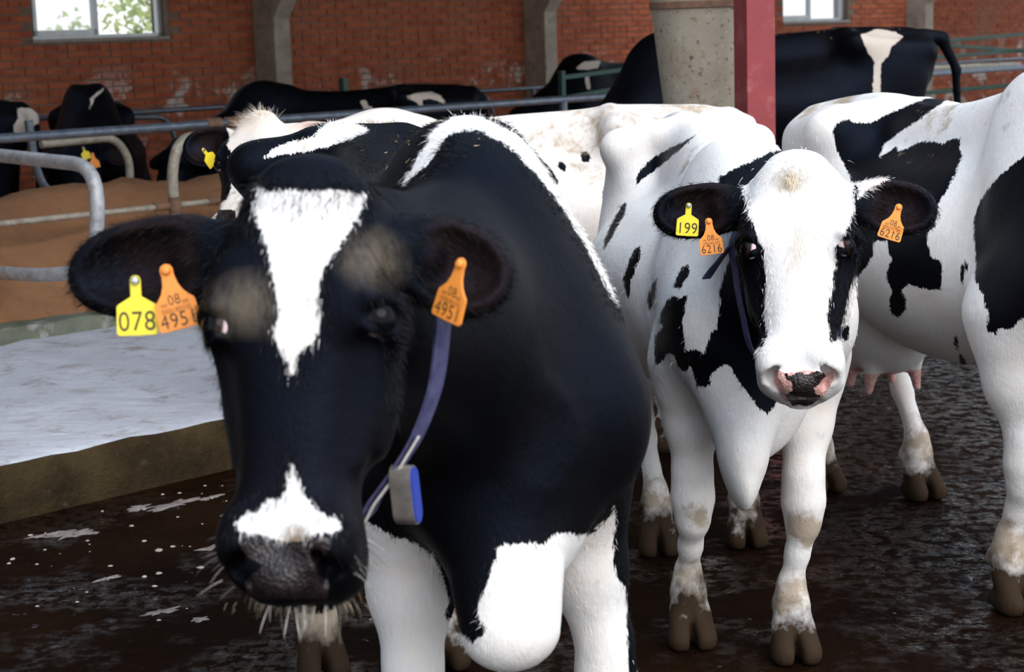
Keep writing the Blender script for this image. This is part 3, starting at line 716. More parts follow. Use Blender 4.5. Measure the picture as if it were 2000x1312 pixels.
# coat markings: outlines on each animal's hide in its own frame, seen square to the given outward direction
# (region, layer, direction, depth range, outline)
COAT = {
  'lead': [
    ('head','w',(0.976,-0.179,0.126),(1.0,1.13),[(-0.389,1.379),(-0.371,1.369),(-0.353,1.37),(-0.332,1.367),(-0.31,1.364),(-0.289,1.366),(-0.268,1.362),(-0.246,1.36),(-0.234,1.358),(-0.243,1.336),(-0.249,1.321),(-0.264,1.307),(-0.276,1.29),(-0.287,1.276),(-0.302,1.256),(-0.307,1.232),(-0.312,1.211),(-0.309,1.19),(-0.31,1.176),(-0.318,1.153),(-0.332,1.153),(-0.341,1.14),(-0.347,1.126),(-0.35,1.115),(-0.354,1.115),(-0.356,1.133),(-0.363,1.147),(-0.373,1.165),(-0.368,1.189),(-0.367,1.207),(-0.37,1.235),(-0.372,1.263),(-0.378,1.291),(-0.387,1.321),(-0.394,1.351),(-0.387,1.357)]),
    ('head','w',(0.952,-0.161,0.26),(1.27,1.31),[(-0.371,0.83),(-0.366,0.813),(-0.361,0.8),(-0.356,0.788),(-0.346,0.781),(-0.341,0.768),(-0.329,0.758),(-0.311,0.751),(-0.309,0.742),(-0.316,0.736),(-0.33,0.737),(-0.343,0.732),(-0.355,0.736),(-0.373,0.733),(-0.389,0.728),(-0.403,0.735),(-0.422,0.74),(-0.437,0.741),(-0.447,0.748),(-0.449,0.758),(-0.436,0.768),(-0.42,0.771),(-0.404,0.785),(-0.388,0.787),(-0.379,0.799),(-0.376,0.814)]),
    ('head','rub',(0.969,-0.216,0.122),(1.04,1.13),[(-0.237,1.282),(-0.223,1.299),(-0.205,1.3),(-0.187,1.302),(-0.163,1.283),(-0.16,1.258),(-0.164,1.243),(-0.19,1.242),(-0.218,1.246),(-0.234,1.261)]),
    ('head','rub',(0.978,-0.146,0.145),(1.08,1.11),[(-0.473,1.212),(-0.451,1.225),(-0.423,1.227),(-0.412,1.214),(-0.401,1.201),(-0.402,1.18),(-0.413,1.16),(-0.434,1.161),(-0.462,1.162),(-0.478,1.177),(-0.476,1.194)]),
    ('head','nose',(0.944,-0.156,0.289),(1.22,1.33),[(-0.449,0.692),(-0.427,0.698),(-0.407,0.694),(-0.387,0.689),(-0.367,0.69),(-0.347,0.692),(-0.326,0.689),(-0.333,0.67),(-0.355,0.652),(-0.344,0.641),(-0.332,0.63),(-0.336,0.609),(-0.352,0.61),(-0.368,0.612),(-0.383,0.613),(-0.399,0.614),(-0.414,0.615),(-0.431,0.615),(-0.447,0.617),(-0.445,0.641),(-0.421,0.66),(-0.445,0.676)]),
    ('body','w',(0.913,-0.256,0.317),(-1.15,0.67),[(0.243,0.728),(0.235,0.706),(0.209,0.688),(0.205,0.674),(0.165,0.668),(0.145,0.671),(0.12,0.666),(0.097,0.648),(0.07,0.653),(0.043,0.652),(0.018,0.65),(0.011,0.62),(0.001,0.594),(-0.008,0.577),(-0.018,0.547),(-0.019,0.525),(-0.008,0.512),(-0.011,0.499),(-0.033,0.487),(-0.051,0.504),(-0.083,0.535),(-0.071,0.56),(-0.079,0.583),(-0.085,0.616),(-0.099,0.644),(-0.113,0.653),(-0.14,0.672),(-0.169,0.679),(-0.196,0.699),(-0.231,0.716),(-0.351,0.761),(-0.353,0.732),(-0.356,0.703),(-0.273,0.64),(-0.274,0.618),(-0.276,0.596),(-0.279,0.574),(-0.279,0.552),(-0.28,0.53),(-0.397,0.496),(-0.397,0.465),(-0.398,0.434),(-0.399,0.404),(-0.402,0.372),(-0.268,0.419),(-0.245,0.418),(-0.223,0.417),(-0.201,0.416),(-0.178,0.416),(-0.156,0.416),(-0.134,0.415),(-0.112,0.414),(-0.091,0.412),(-0.091,0.359),(-0.044,0.422),(-0.024,0.421),(-0.004,0.42),(0.016,0.419),(0.037,0.418),(0.057,0.417),(0.077,0.416),(0.097,0.416),(0.117,0.415),(0.138,0.414),(0.181,0.397),(0.203,0.397),(0.225,0.396),(0.248,0.395),(0.272,0.393),(0.272,0.416),(0.271,0.438),(0.271,0.461),(0.271,0.483),(0.271,0.505),(0.271,0.528),(0.271,0.55),(0.269,0.572),(0.261,0.582),(0.246,0.611),(0.245,0.636),(0.245,0.66),(0.249,0.698)]),
    ('body','w',(0.949,-0.303,0.091),(0.12,0.25),[(-0.049,1.529),(-0.068,1.514),(-0.081,1.49),(-0.1,1.457),(-0.112,1.438),(-0.125,1.419),(-0.129,1.41),(-0.114,1.419),(-0.084,1.441),(-0.065,1.464),(-0.051,1.488),(-0.037,1.5),(-0.013,1.506),(0.02,1.505),(0.053,1.484),(0.076,1.469),(0.094,1.45),(0.112,1.431),(0.13,1.407),(0.149,1.383),(0.161,1.364),(0.173,1.344),(0.185,1.325),(0.198,1.302),(0.21,1.28),(0.222,1.257),(0.231,1.238),(0.24,1.219),(0.249,1.199),(0.262,1.178),(0.274,1.157),(0.283,1.168),(0.276,1.189),(0.27,1.209),(0.263,1.23),(0.256,1.252),(0.248,1.274),(0.237,1.293),(0.224,1.313),(0.211,1.333),(0.193,1.357),(0.173,1.382),(0.161,1.402),(0.149,1.421),(0.137,1.44),(0.121,1.459),(0.106,1.477),(0.09,1.495),(0.065,1.51),(0.038,1.526),(-0.0,1.544),(-0.03,1.541)]),
    ('body','w',(0.98,-0.189,0.057),(-1.21,-0.77),[(-0.248,1.563),(-0.276,1.535),(-0.3,1.512),(-0.343,1.503),(-0.377,1.496),(-0.403,1.48),(-0.414,1.468),(-0.388,1.471),(-0.361,1.473),(-0.319,1.479),(-0.276,1.485),(-0.24,1.495),(-0.205,1.506),(-0.164,1.524),(-0.188,1.539),(-0.222,1.55)]),
  ],
  'white_face': [
    ('head','k',(0.975,-0.177,0.132),(0.68,0.9),[(0.035,1.357),(0.006,1.339),(-0.023,1.32),(-0.013,1.296),(-0.005,1.26),(0.002,1.224),(0.014,1.194),(0.026,1.166),(0.039,1.129),(0.042,1.091),(0.046,1.052),(0.043,1.025),(0.041,0.997),(0.039,0.97),(0.046,0.93),(0.036,0.898),(0.022,0.9),(0.022,0.9),(0.022,0.9),(0.022,0.9),(0.022,0.9),(0.022,0.9),(0.022,0.9),(0.022,0.9),(0.022,0.9),(0.022,0.9),(0.022,0.9),(0.022,0.9),(0.022,0.9),(0.022,0.9),(0.022,0.9),(0.022,0.9),(-0.248,1.191),(-0.253,1.222),(-0.258,1.253),(-0.231,1.278),(-0.204,1.302),(-0.177,1.326),(-0.149,1.329),(-0.121,1.331),(-0.093,1.333),(-0.065,1.334),(-0.032,1.343),(0.002,1.35)]),
    ('head','k',(0.96,-0.252,0.12),(0.64,0.88),[(0.308,1.309),(0.302,1.279),(0.304,1.237),(0.296,1.205),(0.281,1.175),(0.261,1.144),(0.263,1.103),(0.256,1.062),(0.251,1.022),(0.244,0.987),(0.25,0.941),(0.253,0.918),(0.269,0.93),(0.277,0.957),(0.286,0.989),(0.292,1.017),(0.299,1.044),(0.305,1.071),(0.318,1.097),(0.331,1.123),(0.361,1.133),(0.388,1.14),(0.415,1.146),(0.441,1.153),(0.468,1.16),(0.494,1.166),(0.52,1.173),(0.528,1.206),(0.53,1.239),(0.533,1.271),(0.535,1.304),(0.504,1.31),(0.473,1.315),(0.443,1.321),(0.412,1.326),(0.386,1.313),(0.361,1.299),(0.33,1.279),(0.315,1.263),(0.312,1.285)]),
    ('head','nose',(0.958,-0.21,0.197),(0.86,0.97),[(0.089,0.789),(0.117,0.779),(0.162,0.786),(0.212,0.779),(0.227,0.786),(0.23,0.764),(0.212,0.733),(0.2,0.716),(0.157,0.707),(0.116,0.711),(0.101,0.733),(0.087,0.758)]),
    ('head','nosek',(0.957,-0.21,0.198),(0.83,0.97),[(0.112,0.783),(0.127,0.768),(0.147,0.78),(0.169,0.773),(0.192,0.783),(0.212,0.773),(0.197,0.752),(0.182,0.742),(0.187,0.727),(0.199,0.722),(0.182,0.701),(0.131,0.698),(0.114,0.722),(0.134,0.735),(0.132,0.752),(0.117,0.762)]),
    ('body','k',(0.988,-0.14,0.072),(-0.82,-0.59),[(-0.103,1.488),(-0.133,1.466),(-0.165,1.434),(-0.204,1.403),(-0.251,1.364),(-0.298,1.332),(-0.315,1.313),(-0.312,1.346),(-0.284,1.385),(-0.25,1.411),(-0.203,1.436),(-0.158,1.454),(-0.126,1.472)]),
    ('body','k',(0.988,-0.111,0.109),(-0.73,-0.42),[(-0.32,1.295),(-0.329,1.252),(-0.35,1.219),(-0.371,1.18),(-0.398,1.141),(-0.395,1.173),(-0.37,1.226),(-0.342,1.275)]),
    ('body','k',(0.984,-0.119,0.135),(-0.14,-0.08),[(-0.291,1.164),(-0.289,1.132),(-0.305,1.095),(-0.319,1.057),(-0.326,1.0),(-0.335,1.013),(-0.344,1.058),(-0.33,1.102),(-0.311,1.139)]),
    ('body','k',(0.98,-0.13,0.148),(0.01,0.21),[(-0.247,1.06),(-0.25,1.024),(-0.26,0.982),(-0.272,0.964),(-0.275,1.001),(-0.262,1.043)]),
    ('body','k',(0.98,-0.147,0.138),(0.4,0.45),[(-0.16,1.1),(-0.155,1.083),(-0.169,1.055),(-0.187,1.033),(-0.201,1.038),(-0.192,1.067),(-0.174,1.089)]),
    ('body','k',(0.971,-0.17,0.171),(-0.88,0.7),[(-0.194,1.0),(-0.173,0.993),(-0.153,1.004),(-0.162,0.953),(-0.171,0.926),(-0.166,0.886),(-0.161,0.852),(-0.141,0.858),(-0.113,0.846),(-0.096,0.897),(-0.079,0.913),(-0.073,0.957),(-0.072,1.007),(-0.061,1.045),(-0.044,1.087),(0.004,1.11),(0.03,1.097),(0.057,1.085),(0.084,1.072),(0.11,1.059),(0.137,1.046),(0.164,1.034),(0.228,1.041),(0.219,1.001),(0.145,0.943),(0.139,0.913),(0.134,0.882),(0.127,0.851),(0.121,0.819),(0.114,0.788),(0.098,0.763),(0.082,0.738),(0.067,0.714),(0.051,0.69),(0.029,0.701),(0.002,0.74),(-0.02,0.768),(-0.042,0.807),(-0.058,0.818),(-0.069,0.813),(-0.097,0.79),(-0.095,0.768),(-0.109,0.759),(-0.132,0.761),(-0.142,0.79),(-0.151,0.813),(-0.166,0.795),(-0.183,0.812),(-0.194,0.841),(-0.212,0.846),(-0.232,0.822),(-0.251,0.81),(-0.25,0.852),(-0.25,0.893),(-0.222,0.921),(-0.235,0.927),(-0.231,0.956),(-0.215,0.984)]),
    ('body','k',(0.958,-0.233,0.168),(0.41,0.45),[(0.263,0.936),(0.283,0.914),(0.277,0.88),(0.258,0.897)]),
    ('body','k',(0.957,-0.227,0.181),(0.4,0.44),[(0.237,0.846),(0.251,0.869),(0.248,0.823),(0.24,0.818)]),
    ('body','k',(0.977,-0.195,0.081),(-0.84,0.54),[(-0.077,1.306),(-0.066,1.346),(-0.02,1.368),(0.008,1.381),(0.037,1.395),(0.071,1.412),(0.111,1.417),(0.15,1.42),(0.189,1.423),(0.211,1.41),(0.184,1.389),(0.157,1.368),(0.128,1.348),(0.099,1.333),(0.07,1.32),(0.037,1.289),(0.016,1.291),(-0.014,1.295),(-0.046,1.3)]),
  ],
  'spotted': [
    ('body','k',(0.869,-0.489,0.077),(-0.84,-0.02),[(-0.695,1.36),(-0.685,1.386),(-0.647,1.399),(-0.62,1.385),(-0.575,1.384),(-0.523,1.41),(-0.465,1.435),(-0.398,1.465),(-0.358,1.468),(-0.318,1.47),(-0.377,1.422),(-0.427,1.385),(-0.477,1.355),(-0.529,1.317),(-0.547,1.271),(-0.49,1.309),(-0.486,1.29),(-0.452,1.302),(-0.415,1.32),(-0.379,1.318),(-0.355,1.311),(-0.332,1.323),(-0.304,1.328),(-0.307,1.291),(-0.3,1.273),(-0.313,1.243),(-0.331,1.202),(-0.354,1.167),(-0.372,1.131),(-0.377,1.099),(-0.383,1.066),(-0.417,1.042),(-0.476,1.028),(-0.518,1.02),(-0.561,1.024),(-0.611,1.015),(-0.618,1.052),(-0.624,1.089),(-0.632,1.126),(-0.634,1.17),(-0.636,1.214),(-0.658,1.253),(-0.678,1.293)]),
    ('body','k',(0.86,-0.49,0.139),(-0.23,0.05),[(-0.52,1.033),(-0.507,0.969),(-0.52,0.93),(-0.516,0.904),(-0.504,0.878),(-0.513,0.832),(-0.507,0.805),(-0.481,0.799),(-0.465,0.82),(-0.462,0.853),(-0.475,0.879),(-0.456,0.898),(-0.431,0.892),(-0.419,0.886),(-0.364,0.883),(-0.359,0.942),(-0.365,0.967),(-0.383,0.974),(-0.392,0.986),(-0.402,1.018),(-0.402,1.049),(-0.457,1.057),(-0.488,1.045)]),
    ('body','k',(0.877,-0.463,0.13),(-0.53,-0.15),[(-0.668,0.888),(-0.626,0.903),(-0.593,0.924),(-0.568,0.957),(-0.552,0.99),(-0.549,1.042),(-0.6,1.063),(-0.633,1.037),(-0.666,1.011),(-0.666,0.971),(-0.667,0.93)]),
    ('body','k',(0.831,-0.543,0.121),(0.15,0.52),[(-0.135,1.258),(-0.16,1.24),(-0.185,1.222),(-0.225,1.183),(-0.243,1.157),(-0.261,1.131),(-0.275,1.082),(-0.274,1.028),(-0.267,0.967),(-0.266,0.92),(-0.241,0.875),(-0.228,0.829),(-0.231,0.782),(-0.21,0.765),(-0.199,0.789),(-0.166,0.785),(-0.149,0.809),(-0.133,0.821),(-0.102,0.828),(-0.071,0.834),(-0.041,0.841),(-0.042,0.872),(-0.042,0.902),(-0.043,0.933),(-0.044,0.963),(-0.044,0.993),(-0.044,1.023),(-0.045,1.053),(-0.045,1.083),(-0.045,1.114),(-0.045,1.144),(-0.045,1.175),(-0.046,1.206),(-0.046,1.237),(-0.046,1.269),(-0.076,1.265),(-0.105,1.261)]),
    ('body','k',(0.846,-0.515,0.137),(0.09,0.14),[(-0.298,0.975),(-0.289,0.953),(-0.3,0.917),(-0.306,0.882),(-0.309,0.916),(-0.307,0.953)]),
    ('body','k',(0.843,-0.509,0.174),(-0.14,-0.04),[(-0.322,0.752),(-0.313,0.733),(-0.316,0.701),(-0.328,0.727)]),
    ('body','k',(0.839,-0.511,0.185),(-0.3,-0.12),[(-0.31,0.702),(-0.291,0.67),(-0.29,0.637),(-0.31,0.663)]),
  ],
  'pale': [
    ('body','k',(0.022,0.997,0.077),(0.24,0.39),[(0.666,1.261),(0.692,1.245),(0.728,1.207),(0.763,1.162),(0.773,1.122),(0.748,1.141),(0.705,1.179),(0.673,1.216)]),
    ('body','k',(0.031,0.997,0.076),(0.29,0.34),[(0.774,1.221),(0.789,1.225),(0.807,1.198),(0.803,1.177),(0.788,1.181),(0.774,1.199)]),
    ('body','k',(0.044,0.996,0.071),(0.24,0.29),[(0.866,1.258),(0.896,1.261),(0.91,1.234),(0.894,1.209),(0.873,1.224)]),
    ('body','k',(0.055,0.994,0.093),(0.35,0.37),[(0.961,1.11),(0.983,1.124),(0.996,1.065),(0.988,1.022),(0.966,1.03),(0.956,1.066)]),
    ('head','k',(-0.166,0.984,0.065),(0.21,0.55),[(-0.618,1.336),(-0.603,1.307),(-0.6,1.25),(-0.603,1.201),(-0.632,1.126),(-0.663,1.109),(-0.685,1.155),(-0.707,1.203),(-0.755,1.203),(-0.803,1.203),(-0.851,1.202),(-0.848,1.251),(-0.845,1.3),(-0.843,1.349),(-0.84,1.398),(-0.777,1.424),(-0.714,1.451),(-0.666,1.438),(-0.618,1.425),(-0.604,1.373)]),
    ('head','nosek',(-0.155,0.983,0.1),(0.58,0.69),[(-0.664,1.068),(-0.599,1.061),(-0.595,1.016),(-0.59,0.97),(-0.642,0.969),(-0.694,0.968),(-0.679,1.018)]),
  ],
  'rear_black': [
    ('body','w',(0.271,0.962,0.022),(-0.26,0.04),[(1.078,1.41),(1.167,1.446),(1.27,1.425),(1.315,1.395),(1.246,1.338),(1.235,1.293),(1.19,1.249),(1.191,1.159),(1.191,1.068),(1.146,1.07),(1.149,1.138),(1.151,1.205),(1.157,1.262),(1.123,1.308),(1.095,1.376)]),
  ],
  'bed_left': [
    ('body','w',(-0.115,0.993,0.04),(0.21,0.38),[(1.46,0.863),(1.523,0.861),(1.591,0.847),(1.651,0.797),(1.703,0.795),(1.707,0.777),(1.655,0.779),(1.67,0.749),(1.631,0.762),(1.573,0.753),(1.523,0.708),(1.509,0.673),(1.431,0.678),(1.43,0.748),(1.462,0.793)]),
  ],
  'bed_tagged': [
    ('body','w',(0.999,0.013,0.029),(0.03,0.25),[(0.119,0.971),(0.074,0.93),(0.044,0.908),(0.022,0.85),(0.004,0.836),(0.019,0.885),(0.015,0.909),(0.064,0.948),(0.107,0.977)]),
  ],
  'bed_long': [
    ('body','w',(-0.041,0.998,0.04),(0.16,0.26),[(0.701,0.836),(0.751,0.828),(0.762,0.79),(0.823,0.764),(0.821,0.727),(0.716,0.73),(0.724,0.779)]),
    ('body','w',(-0.009,0.999,0.037),(0.14,0.35),[(1.007,0.839),(1.094,0.867),(1.206,0.877),(1.267,0.849),(1.296,0.812),(1.295,0.787),(1.24,0.813),(1.191,0.827),(1.142,0.817),(1.152,0.767),(1.17,0.748),(1.139,0.755),(1.104,0.806),(1.044,0.832)]),
  ],
  'bed_far': [
    ('body','w',(0.739,0.673,0.021),(-0.15,0.19),[(-0.013,0.869),(0.061,0.925),(0.21,0.936),(0.178,0.87),(0.089,0.859)]),
    ('body','w',(0.739,0.673,0.03),(0.18,0.25),[(0.073,0.821),(0.102,0.813),(0.114,0.697),(0.085,0.698),(0.069,0.771)]),
    ('body','w',(0.759,0.65,0.02),(-0.76,-0.46),[(0.486,0.905),(0.548,0.934),(0.624,0.924),(0.593,0.879),(0.516,0.874)]),
  ],
}
# ---------------------------------------------------------------- the herd
def frame_of(loc, theta):
    "theta: heading, degrees right of straight towards the viewer"
    t = math.radians(theta); fx = _v(math.sin(t), -math.cos(t), 0); fy = _v(math.cos(t), math.sin(t), 0)
    return _v(*loc), fx, fy
class Pose:
    def __init__(s, loc, theta, scale=1.0):
        s.o, s.fx, s.fy = frame_of(loc, theta); s.k = scale
        s.mat = Matrix(((s.fx[0], s.fy[0], 0, s.o[0]), (s.fx[1], s.fy[1], 0, s.o[1]), (0, 0, 1, s.o[2]), (0, 0, 0, 1))) @ Matrix.Scale(scale, 4)
    def p(s, *w): d = (_v(*w) - s.o) / s.k; return _v(d @ s.fx, d @ s.fy, d[2])
    def d(s, *w): w = _v(*w); return _n(_v(w @ s.fx, w @ s.fy, w[2]))

def auto_neck(poll, nose, face, root=(-.02, 0, 1.13), rw=.16, rh=.29, mw=.125, mh=.20, sag=.0, hs=1.0):
    A = _n(nose); F = _v(*face); F = _n(F - A * (F @ A)); S = np.cross(F, A)
    e = _v(*poll) + (A * .10 - F * .10) * hs; r = _v(*root)
    m1 = r + (e - r) * .40 + _v(.05, 0, sag); m2 = r + (e - r) * .72 + _v(.02, 0, sag * .6)
    Sh = _n(_v(S[0], S[1], 0)); Y = _v(0, 1, 0)
    return [(r, Y, rw, rh), (m1, _n(Y * .65 + Sh * .35), mw, mh), (m2, _n(Y * .3 + Sh * .7), .105, .155), (e, Sh, .098, .13)]

def mesh_obj(name, V, Q, mat, smooth=True):
    me = bpy.data.meshes.new(name)
    Q = np.asarray(Q, np.int32); n, m = Q.shape
    me.vertices.add(len(V)); me.vertices.foreach_set('co', np.asarray(V, np.float32).ravel())
    me.loops.add(n * m); me.loops.foreach_set('vertex_index', Q.ravel())
    me.polygons.add(n); me.polygons.foreach_set('loop_start', np.arange(0, n * m, m, dtype=np.int32))
    me.polygons.foreach_set('use_smooth', np.full(n, smooth))
    me.update(calc_edges=True); me.validate()
    if mat: me.materials.append(mat)
    o = bpy.data.objects.new(name, me); COL.objects.link(o)
    return o

def fattr(me, name, val):
    a = me.attributes.new(name, 'FLOAT', 'POINT'); a.data.foreach_set('value', np.asarray(val, np.float32))

COWS = {}
def cow(key, pose, **P):
    V, Q, head, hf = build_cow(P)
    me_o = mesh_obj('cow', V, Q, None)
    me_o.matrix_world = pose.mat
    COWS[key] = dict(o=me_o, V=V, Q=Q, head=head, hf=hf, pose=pose, P=P)
    return me_o

def head_pose(ps, poll, nose, face): return dict(poll=ps.p(*poll), nose_dir=ps.d(*nose), face_dir=ps.d(*face))

import time as _t; _t0 = _t.time()
# 1: black cow in front, head turned to its right
ps = Pose((-.064, 3.40, 0), 17)
hp = head_pose(ps, (-.285, 2.56, 1.470), (-.050, -.40, -.89), (-.20, -.90, .40))
big = [list(r) for r in TORSO]
big[2][2] = (.38, .27, .235, .23, .24, .30, .38); big[3][2] = (.44, .31, .285, .275, .28, .32, .40)
big[4][2] = (.42, .315, .32, .32, .32, .36, .42); big[5][2] = (.40, .32, .34, .36, .36, .41, .45)
cow('lead', ps, torso=big, eye_pos={1: (.203, .122, .034), -1: (.214, .100, .052)}, hscale=1.05, hlen=.895, hwid=.96, ear_a=.06, grid=.014, hgrid=.0055, **hp, neck=auto_neck(hp['poll'], hp['nose_dir'], hp['face_dir'], sag=.0, rw=.18, mw=.145),
    arm=.118, front_feet=[(.02, .265, 0), (.05, -.195, 0)], hind_feet=[(-1.25, .22, 0), (-1.31, -.10, 0)], front_yaw=(.1, -.1), shoulder=.80, hip_z=.03,
    brisket=((.20, -.03, .98), (.40, -.075, .67), .14, .09),
    ears=[((.36, 1, -.30), (.05, .15, 1), .160, .066), ((.14, 1, .02), (.25, .0, 1), .235, .068)])
# 2: white-faced cow
ps = Pose((.63, 4.75, 0), 3, .96)
hp = head_pose(ps, (.682, 4.22, 1.340), (-.055, -.42, -.90), (-.17, -.90, .42))
thin = [list(r) for r in TORSO]
thin[1][2] = (.17, .15, .14, .14, .16, .22, .32)
thin[2][2] = (.28, .20, .18, .19, .21, .29, .42); thin[3][2] = (.35, .22, .21, .24, .26, .33, .43); thin[4][2] = (.345, .24, .25, .29, .31, .36, .43)
thin[5][2] = (.365, .255, .285, .355, .37, .41, .45); thin[6][2] = (.395, .245, .275, .355, .375, .40, .43); thin[7][2] = (.395, .24, .245, .285, .31, .33, .37); thin[8][2] = (.335, .22, .21, .215, .23, .26, .30)
cow('white_face', ps, torso=thin, hscale=1.06, hwid=1.03, grid=.014, hgrid=.0065, **hp, neck=auto_neck(hp['poll'], hp['nose_dir'], hp['face_dir'], sag=-.03, mh=.19, root=(-.02, 0, 1.10)),
    knee_z=.455, front_feet=[ps.p(.735, 4.63, 0), ps.p(.47, 4.77, 0)], hind_feet=[ps.p(.75, 5.72, 0), ps.p(.455, 5.66, 0)], wither_z=-.06, hip_z=.01, hooks=.9,
    brisket=((.22, -.04, .95), (.39, -.085, .585), .12, .030), chest=[((.27, -.05, .86), (.36, -.08, .665), .115, .10, .040, .07)], ribs=5, shoulder=.82,
    ear_a=.06, ears=[((.12, 1, -.15), (.15, .0, 1), .19, .064), ((.08, 1, -.02), (.15, .0, 1), .205, .064)])
# 3: cow at the right edge
ps = Pose((1.62, 5.10, 0), 17, 1.02)
hp = head_pose(ps, (1.95, 4.35, 1.40), (.1, -.5, -.86), (.2, -.88, .45))
bony = [list(r) for r in TORSO]; bony[5][2] = thin[5][2]; bony[6][2] = thin[6][2]; bony[7][2] = thin[7][2]; bony[8][2] = thin[8][2]
cow('spotted', ps, torso=bony, grid=.015, hgrid=.010, **hp, neck=auto_neck(hp['poll'], hp['nose_dir'], hp['face_dir']),
    front_feet=[(.10, .19, 0), ps.p(1.43, 4.98, 0)], hind_feet=[ps.p(1.45, 6.24, 0), ps.p(1.12, 6.38, 0)], ribs=4, udder=1.05, arm=.15, wither_z=.015, hip_z=-.055)
# 4: white cow standing across behind
ps = Pose((-.53, 7.25, 0), -90, .955)
hp = head_pose(ps, (-.945, 6.93, 1.365), (-.18, -.55, -.80), (-.42, -.70, .55))
cow('pale', ps, grid=.017, hgrid=.0085, **hp, neck=auto_neck(hp['poll'], hp['nose_dir'], hp['face_dir']), wither_z=-.05, ear_a=.04, hscale=1.05,
    front_feet=[(.08, .19, 0), (.10, -.19, 0)], hind_feet=[(-1.22, .19, 0), (-1.2, -.19, 0)],
    ears=[((.1, 1, -.1), (.1, .0, 1), .20, .065), ((.2, 1, .3), (.3, -.3, 1), .21, .078)])
# 5: black cow behind the post
ps = Pose((.93, 10.3, .20), -86, 1.0)
hp = head_pose(ps, (.62, 10.1, .95), (-.35, -.15, -.88), (-.85, -.25, .45))
cow('rear_black', ps, grid=.022, hgrid=.014, **hp, neck=auto_neck(hp['poll'], hp['nose_dir'], hp['face_dir']), wither_z=-.05,
    front_feet=[(.08, .19, 0), (.10, -.19, 0)], hind_feet=[(-1.22, .19, 0), (-1.2, -.19, 0)],
    tail=[(-1.50, 0, 1.41), (-1.60, .0, 1.38), (-1.68, 0, 1.20), (-1.69, 0, .9), (-1.68, 0, .62)])
# cows lying or standing in the beds behind
def lying(key, loc, th, poll, nose, face, scale=1.0, **kw):
    ps = Pose(loc, th, scale); hp = head_pose(ps, poll, nose, face)
    cow(key, ps, lying=True, dz=-.52, grid=.026, hgrid=.018, **hp, neck=auto_neck(hp['poll'], hp['nose_dir'], hp['face_dir'], root=(-.02, 0, .60)),
        brisket=((.24, 0, .45), (.30, 0, .25), .10, .08), tail=[(-1.50, 0, 1.41), (-1.57, 0, 1.33), (-1.60, .05, 1.0), (-1.55, .15, .72), (-1.4, .3, .60)], relax=4, **kw)
lying('bed_tagged', (-2.80, 12.15, .42), 12, (-2.72, 11.58, 1.08), (.05, -.55, -.80), (.1, -.8, .55), hip_z=-.10, wither_z=.03, torso=thin)
lying('bed_left', (-4.68, 11.75, .42), -82, (-5.3, 11.6, 1.10), (-.5, -.3, -.8), (-.8, -.3, .5))
lying('bed_long', (-1.72, 12.65, .41), -88, (-2.22, 12.35, 1.00), (-.30, -.5, -.8), (-.5, -.7, .5))
lying('bed_far', (.636, 15.84, .42), -45, (.12, 15.32, 1.0), (-.45, -.4, -.8), (-.7, -.5, .5), 1.06)
print('cows', round(_t.time() - _t0, 1), {k: len(c['V']) for k, c in COWS.items()})
# ---------------------------------------------------------------- hides
def poly_sd(P, poly):
    "signed distance of points to a closed outline, positive inside"
    a = np.asarray(poly, float); b = np.roll(a, -1, 0); d2 = np.full(len(P), 1e9); ins = np.zeros(len(P), bool)
    for (x0, y0), (x1, y1) in zip(a, b):
        ex, ey = x1 - x0, y1 - y0; L = ex * ex + ey * ey + 1e-12
        t = np.clip(((P[:, 0] - x0) * ex + (P[:, 1] - y0) * ey) / L, 0, 1)
        d2 = np.minimum(d2, (P[:, 0] - x0 - t * ex)**2 + (P[:, 1] - y0 - t * ey)**2)
        c = ((y0 > P[:, 1]) != (y1 > P[:, 1]))
        ins ^= c & (P[:, 0] < (x1 - x0) * (P[:, 1] - y0) / (y1 - y0 + 1e-12) + x0)
    return np.where(ins, 1, -1) * np.sqrt(d2)

